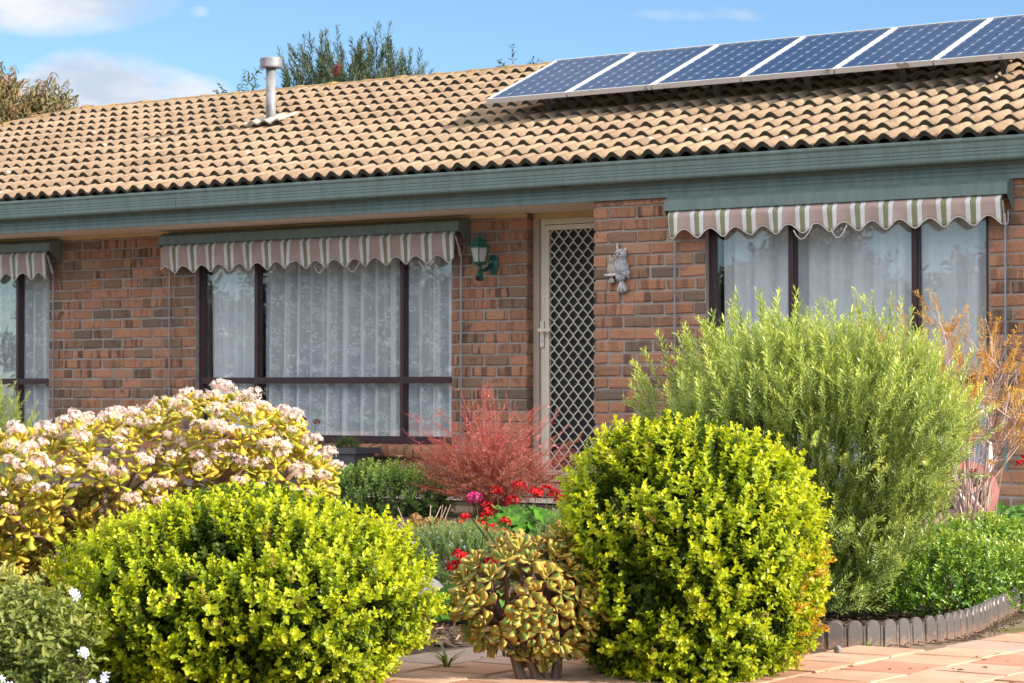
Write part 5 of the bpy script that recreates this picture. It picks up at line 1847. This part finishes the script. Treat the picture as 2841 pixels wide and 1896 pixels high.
# planter box under the window with its own plants
pl = empty('planter_box', (-12.07, 14.42, 0), 'dark grey plastic trough planter standing below the middle window', 'planter')
PLM = M('grey_plastic_weave')
oc = PLM.coord('Object', (1, 1, 1))
wv_ = PLM.n('ShaderNodeTexWave', wave_type='BANDS', bands_direction='DIAGONAL')
PLM.t.links.new(oc, wv_.inputs[0])
wv_.inputs['Scale'].default_value = 26
PLMM = PLM.done(PLM.bsdf((0.075, 0.072, 0.085), 0.5, PLM.bump(wv_.outputs[1], .5, .004)))
hx_, hy_ = .40, .13
def frust(z0, z1, s0, s1):
    return [(-hx_ * s0, -hy_ * s0, z0), (hx_ * s0, -hy_ * s0, z0), (hx_ * s0, hy_ * s0, z0), (-hx_ * s0, hy_ * s0, z0), (-hx_ * s1, -hy_ * s1, z1), (hx_ * s1, -hy_ * s1, z1), (hx_ * s1, hy_ * s1, z1), (-hx_ * s1, hy_ * s1, z1)]
BX = [(0, 3, 2, 1), (4, 5, 6, 7), (0, 1, 5, 4), (1, 2, 6, 5), (2, 3, 7, 6), (3, 0, 4, 7)]
G().add(frust(0.0, .315, .90, .97), BX).build('trough', PLMM, pl, bevel=.008)
rimp = G()
rimp.box(-hx_ - .02, hx_ + .02, -hy_ - .02, -hy_ + .012, .316, .362).box(-hx_ - .02, hx_ + .02, hy_ - .012, hy_ + .02, .316, .362)
rimp.box(-hx_ - .02, -hx_ + .012, -hy_ + .012, hy_ - .012, .316, .362).box(hx_ - .012, hx_ + .02, -hy_ + .012, hy_ - .012, .316, .362)
rimp.build('rim', plain('planter_rim', (0.085, 0.082, 0.095), 0.45), pl)
G().box(-hx_ + .013, hx_ - .013, -hy_ + .013, hy_ - .013, .317, .340).build('potting_soil', plain('potting_soil', (0.05, 0.035, 0.025), .95), pl)
shrub('potted_herb', (-11.86, 14.42, .33), [(0, .07), (.035, .09), (.06, .05), (.075, .01)], 90, tpl_set(20, 4, 6, .05, leaf_tpl(.018, .007), (.9, .4), 2, .001, (1, .7), .3), GRN, 'small bright green herb growing in the grey planter', 'herb', 151)
geranium((-12.30, 14.42, .33), 'tall geranium with red heads in the planter, before the lace curtain', 16, .10, .08, .16, [(.10, .23, .02, 0), (.0, .25, .02, 0), (-.08, .235, .03, 0), (-.42, .30, .0, 1), (-.02, .24, .05, 0)], 115, 1.25)

# hose cart
hc = empty('hose_cart', (-5.70, 12.15, 0), 'garden hose cart with white bent handle and faded red reel beside the wall', 'hose cart')
WH = plain('white_tube', (0.72, 0.71, 0.70), 0.4, 0.1, 20)
RDP = plain('faded_red_plastic', (0.52, 0.20, 0.18), 0.5, 0.2, 10)
PKP = plain('faded_pink_plastic', (0.55, 0.36, 0.33), 0.55, 0.2, 10)
HOSE = plain('green_hose', (0.17, 0.22, 0.17), 0.45, 0.2, 30)
def tw3(x, y, z):
    return tuple(ex * x + ey * y + np.array([0, 0, z]))
for yy in (-.13, .13):
    G().tube([tw3(.05, yy, .06), tw3(-.0, yy, .26), tw3(.0, yy, .50), tw3(.03, yy, .60), tw3(.10, yy, .66), tw3(.20, yy * .9, .705)], .014, 8).build('handle_tube', WH, hc, smooth=True)
    G().tube([tw3(-.06, yy, .30), tw3(.06, yy, .20), tw3(.02, yy, .12), tw3(.10, yy, .02)], .013, 8).build('leg_tube', WH, hc, smooth=True)
    rg = G()
    ctr = np.array([.07, yy * .72, .24])
    for (r0, r1, nm_, mt_) in ((.135, .175, 'reel_flange', RDP if yy > 0 else PKP),):
        V, F = [], []
        nn = 28
        for k in range(nn):
            a = 2 * math.pi * k / nn
            for r_, y_ in ((r0, -.006), (r1, -.006), (r1, .006), (r0, .006)):
                V.append(tw3(ctr[0] + r_ * math.cos(a), ctr[1] + y_, ctr[2] + r_ * math.sin(a)))
        for k in range(nn):
            b = (k + 1) % nn
            for q in range(4):
                F.append((k * 4 + q, k * 4 + (q + 1) % 4, b * 4 + (q + 1) % 4, b * 4 + q))
        obj(nm_, mesh(nm_, V, F), mt_, hc)
    for k in range(5):
        a = 2 * math.pi * k / 5 + .4
        G().tube([tw3(ctr[0], ctr[1], ctr[2]), tw3(ctr[0] + .14 * math.cos(a), ctr[1], ctr[2] + .14 * math.sin(a))], .016, 6).build('spoke', PKP, hc)
G().tube([tw3(.2, -.117, .705), tw3(.205, 0, .708), tw3(.2, .117, .705)], .014, 8).build('grip', WH, hc)
G().tube([tw3(.10, -.15, .02), tw3(.10, .15, .02)], .02, 8).build('axle', WH, hc)
for k in range(7):
    yy = -.085 + .028 * k
    rr0 = .105 + .012 * (k % 2)
    G().tube([tw3(.07 + rr0 * math.cos(2 * math.pi * q / 20), yy, .24 + rr0 * math.sin(2 * math.pi * q / 20)) for q in range(21)], .011, 6).build('hose_coil', HOSE, hc, smooth=True)
G().tube([tw3(-.1, .1, .03), tw3(-.16, .14, .12), tw3(-.08, .16, .20), tw3(-.15, .12, .05), tw3(.3, .2, .012)], .010, 6).build('hose_end', HOSE, hc, smooth=True)
G().tube([tw3(.20, .06, .34), tw3(.20, .06, .44), tw3(.205, .06, .52)], [.016, .018, .008], 8).build('spray_nozzle', WH, hc)
V, F = [], []
body = [(-.14, .02), (-.16, .10), (-.06, .16), (.05, .15), (.14, .06), (.13, .02)]
for yy in (-.10, .10):
    V += [tw3(x, yy, z) for x, z in body]
nb = len(body)
obj('cart_body', mesh('cart_body', V, [tuple(range(nb))[::-1], tuple(range(nb, 2 * nb))] + [(q, (q + 1) % nb, nb + (q + 1) % nb, nb + q) for q in range(nb)]), PKP, hc)

# bird ornament on a wire stake
bo = empty('bird_ornament', (-5.32, 7.29, 0), 'rusty bird ornament on curved wire stakes above the small jade plant', 'ornament')
RUST = plain('rusty_iron', (0.07, 0.04, 0.03), 0.6, 0.25, 40)
for pp in ([(-.02, 0, 0), (-.025, 0, .15), (-.01, 0, .26), (-.06, 0, .33)], [(.03, 0, .02), (.025, 0, .16), (.04, 0, .22), (.0, 0, .28)], [(-.06, 0, .33), (-.03, 0, .29), (.02, 0, .22), (.01, 0, .16)]):
    G().tube([tw3(*q) for q in pp], .0022, 5).build('wire', RUST, bo)
o = obj('bird', blob([((0, 0, .168), (.024, .013, .014), -.2), ((.020, 0, .176), (.011, .009, .009), 0), ((-.026, 0, .164), (.016, .006, .005), -.2), ((.033, 0, .175), (.008, .003, .003), .2)], 1), RUST, bo, rot=(0, 0, YAW))
rm = o.modifiers.new('merge', 'REMESH')
rm.mode = 'VOXEL'
rm.voxel_size = .0025

# mulch chips on the open soil and crumbs along the edging
rs = np.random.default_rng(161)
chip = (np.array([(-.5, -.12, 0), (.5, -.1, .02), (.5, .12, .05), (-.5, .1, .03), (-.45, -.1, .12), (.45, -.08, .12), (.45, .1, .12), (-.45, .08, .12)]), np.array(BX), np.zeros(8))
n = 2600
P = np.stack([rs.uniform(-5.9, -3.75, n), rs.uniform(5.95, 7.9, n), np.full(n, .003)], 1)
n2 = 1500
ti = rs.integers(0, len(segs), n2)
off = rs.uniform(.01, .10, n2)
P2 = np.array([[segs[i_][0].x + segs[i_][1].y * o_, segs[i_][0].y - segs[i_][1].x * o_, .008] for i_, o_ in zip(ti, off)])
Pa = np.concatenate([P, P2])
D = nrm(np.stack([rs.normal(0, 1, len(Pa)), rs.normal(0, 1, len(Pa)), rs.normal(0, .25, len(Pa))], 1))
sc_ = np.concatenate([rs.uniform(.012, .045, n), rs.uniform(.006, .016, n2)])
data = place(chip, frames_x(D, np.tile(np.array([[0, 0, 1.]]), (len(Pa), 1)) + rs.normal(0, .3, (len(Pa), 3))), Pa, sc_, rs.random(len(Pa)), 0)
mu = obj('mulch', mesh('mulch', data[0], data[1], False, data[2]), leafmat('mulch_chip', [(0, (.035, .022, .016)), (.5, (.11, .07, .05)), (1, (.30, .22, .17))], .0, .9, .1))
tag(mu, 'brown wood mulch and soil crumbs on the garden bed', 'mulch', kind='stuff')

# fallen leaves on the paving
n = 110
P = np.stack([rs.uniform(-4.2, -2.4, n), rs.uniform(5.0, 7.2, n), np.full(n, .018)], 1)
P = P[(P[:, 1] < 6.1) | (P[:, 0] > -3.15)]
lt = leaf_tpl(.021, .012)
D = nrm(np.stack([rs.normal(0, 1, len(P)), rs.normal(0, 1, len(P)), rs.normal(0, .12, len(P))], 1))
data = place((lt[0], lt[1], np.zeros(6)), frames_x(D, np.tile(np.array([[0, 0, 1.]]), (len(P), 1))), P, rs.uniform(.6, 1.2, len(P)), rs.random(len(P)), 0)
fl_ = obj('leaf_litter', mesh('leaf_litter', data[0], data[1], False, data[2]), leafmat('dry_leaf', [(0, (.10, .05, .025)), (.6, (.30, .17, .06)), (1, (.42, .36, .10))], .1, .8, .1))
tag(fl_, 'small fallen leaves scattered over the brick path', 'leaves', kind='stuff')

# ------------------------------------------------------------------ trees
def tree(name, loc, prof, n, tpls, mat, label, seed, trunk_h, trunk_r, sx=1, sy=1, up=.5, lump=.25, lf=2.0, depth=(.35, 1), sc=(.8, 1.3), group=None, shoots=0):
    rs = np.random.default_rng(seed)
    root = empty(name, loc, label, 'tree', group)
    P, D, dep, lum = lathe_shell(rs, n, prof, sx, sy, depth, lump, lf, seed, up)
    keep = lum > -.45
    P, D, dep = P[keep], D[keep], dep[keep]
    rnd = (.15 + .5 * dep + rs.normal(0, .2, len(P))).clip(0, 1)
    foliage('crown', root, scatter(rs, tpls, P, D, sc, rnd, .3), mat)
    obj('trunk', mesh('trunk', *tube([(0, 0, 0), (.05, .02, trunk_h * .5), (0, .04, trunk_h)], [trunk_r, trunk_r * .8, trunk_r * .6], 10)), BARK, root)
    zs = [p[0] for p in prof]
    rr = [p[1] for p in prof]
    for k in range(14):
        a = rs.uniform(0, 6.28)
        z1 = rs.uniform(zs[0] + .3 * (zs[-1] - zs[0]), zs[-1] * .97)
        r1 = float(np.interp(z1, zs, rr)) * rs.uniform(.4, .8)
        e1 = (math.cos(a) * r1 * sx, math.sin(a) * r1 * sy, z1)
        obj('branch', mesh('branch', *tube([(0, .04, trunk_h * .95), (e1[0] * .5, e1[1] * .5, trunk_h + (z1 - trunk_h) * .6), e1], [trunk_r * .4, trunk_r * .25, trunk_r * .06], 5)), BARK, root)
    return root
EUC = leafmat('gum_leaf', [(0, (.07, .075, .035)), (.35, (.14, .145, .06)), (.62, (.20, .17, .07)), (.85, (.27, .14, .07)), (1, (.22, .25, .12))], .2, .45, .4, (1.1, 1.05, .8))
tree('gum_tree', (-28.95, 26.02, 0), [(2.2, .5), (3.4, 1.45), (4.5, 1.65), (5.3, 1.25), (5.75, .35)], 5200, tpl_set(30, 5, 7, .34, leaf_tpl(.15, .028, .1, -.2), (-.7, -.2), 2, .004, (1, .8), .4), EUC,
     'rust and olive gum tree behind the left end of the roof', 171, 2.6, .16, up=.1, lump=.2, lf=1.8)
DKG = leafmat('dark_tree_leaf', [(0, (.02, .035, .018)), (.5, (.05, .075, .035)), (1, (.12, .15, .075))], .2, .45, .4)
bt = tree('bottlebrush_tree', (-19.08, 23.31, 0), [(2.6, .6), (3.6, .88), (4.3, .90), (4.72, .50), (5.08, .10)], 2000, tpl_set(31, 5, 13, .34, needle_tpl(.085, .014), (1.0, .6), 3, .004, (1, .8), .25), DKG,
     'dark upright tree with one red bloom behind the middle of the roof', 172, 2.7, .12, sx=1.15, up=.78, lump=.3, lf=2.4)
o = G()
for k in range(40):
    a = 2.4 * k
    z = .16 * (k / 40 - .5)
    o.tube([(0, 0, z), (.05 * math.cos(a), .05 * math.sin(a), z + .012)], .004, 3)
px_, py_ = 932, 192
a_, b_2, Zt = (px_ - 1420.5) / 6650, (1085 - py_) / 6650, 28.6
pos_ = Vector((Zt * (a_ * math.cos(YAW) - math.sin(YAW)), Zt * (math.cos(YAW) + a_ * math.sin(YAW)), .8 + b_2 * Zt))
o.build('red_bloom', RED, bt, loc=tuple(pos_ - bt.location), rot=(.2, .5, 0))
tree('small_tree', (-19.52, 21.70, 0), [(3.0, .3), (3.9, .42), (4.35, .30), (4.62, .06)], 150, tpl_set(32, 4, 8, .26, leaf_tpl(.07, .026), (.6, .2), 2, .003, (1, .8), .4), DKG, 'small sparse tree top showing just left of the flue', 173, 3.0, .06, up=.5, lump=.4)
tree('small_tree', (-16.90, 23.56, 0), [(3.0, .4), (3.9, .55), (4.4, .38), (4.72, .06)], 200, tpl_set(33, 4, 8, .26, leaf_tpl(.07, .026), (.6, .2), 2, .003, (1, .8), .4), DKG, 'sparse tree top showing left of the solar panels', 174, 3.2, .08, up=.5, lump=.4)
# trees across the garden, seen only as reflections in the glass
RT = leafmat('reflected_tree_leaf', [(0, (.03, .04, .02)), (.5, (.07, .085, .04)), (1, (.13, .13, .07))], .2, .5, .3)
rt_t = tpl_set(34, 4, 7, .5, leaf_tpl(.22, .10), (.6, .2), 2, .006, (1, .8), .5)
for k, (x, y, h_, r_, lab) in enumerate(((-23.5, -15, 4.0, 1.7, 'round garden tree mirrored in the centre pane of the right window'), (-20.0, -15.5, 3.1, 1.9, 'low tree mirrored at the right of the right window'), (-28.0, -16, 3.6, 2.4, 'broad tree mirrored in the left pane of the right window'),
                                         (-36.0, -14, 4.3, 2.8, 'wide tree mirrored in the middle window'), (-42.5, -13, 4.6, 2.6, 'tree mirrored in the left part of the middle window'))):
    tree('garden_tree', (x, y, 0), [(.3, r_ * .7), (h_ * .45, r_), (h_ * .8, r_ * .75), (h_, .15)], 1100, rt_t, RT, lab, 180 + k, h_ * .4, .12, up=.4, lump=.25, lf=1.2)
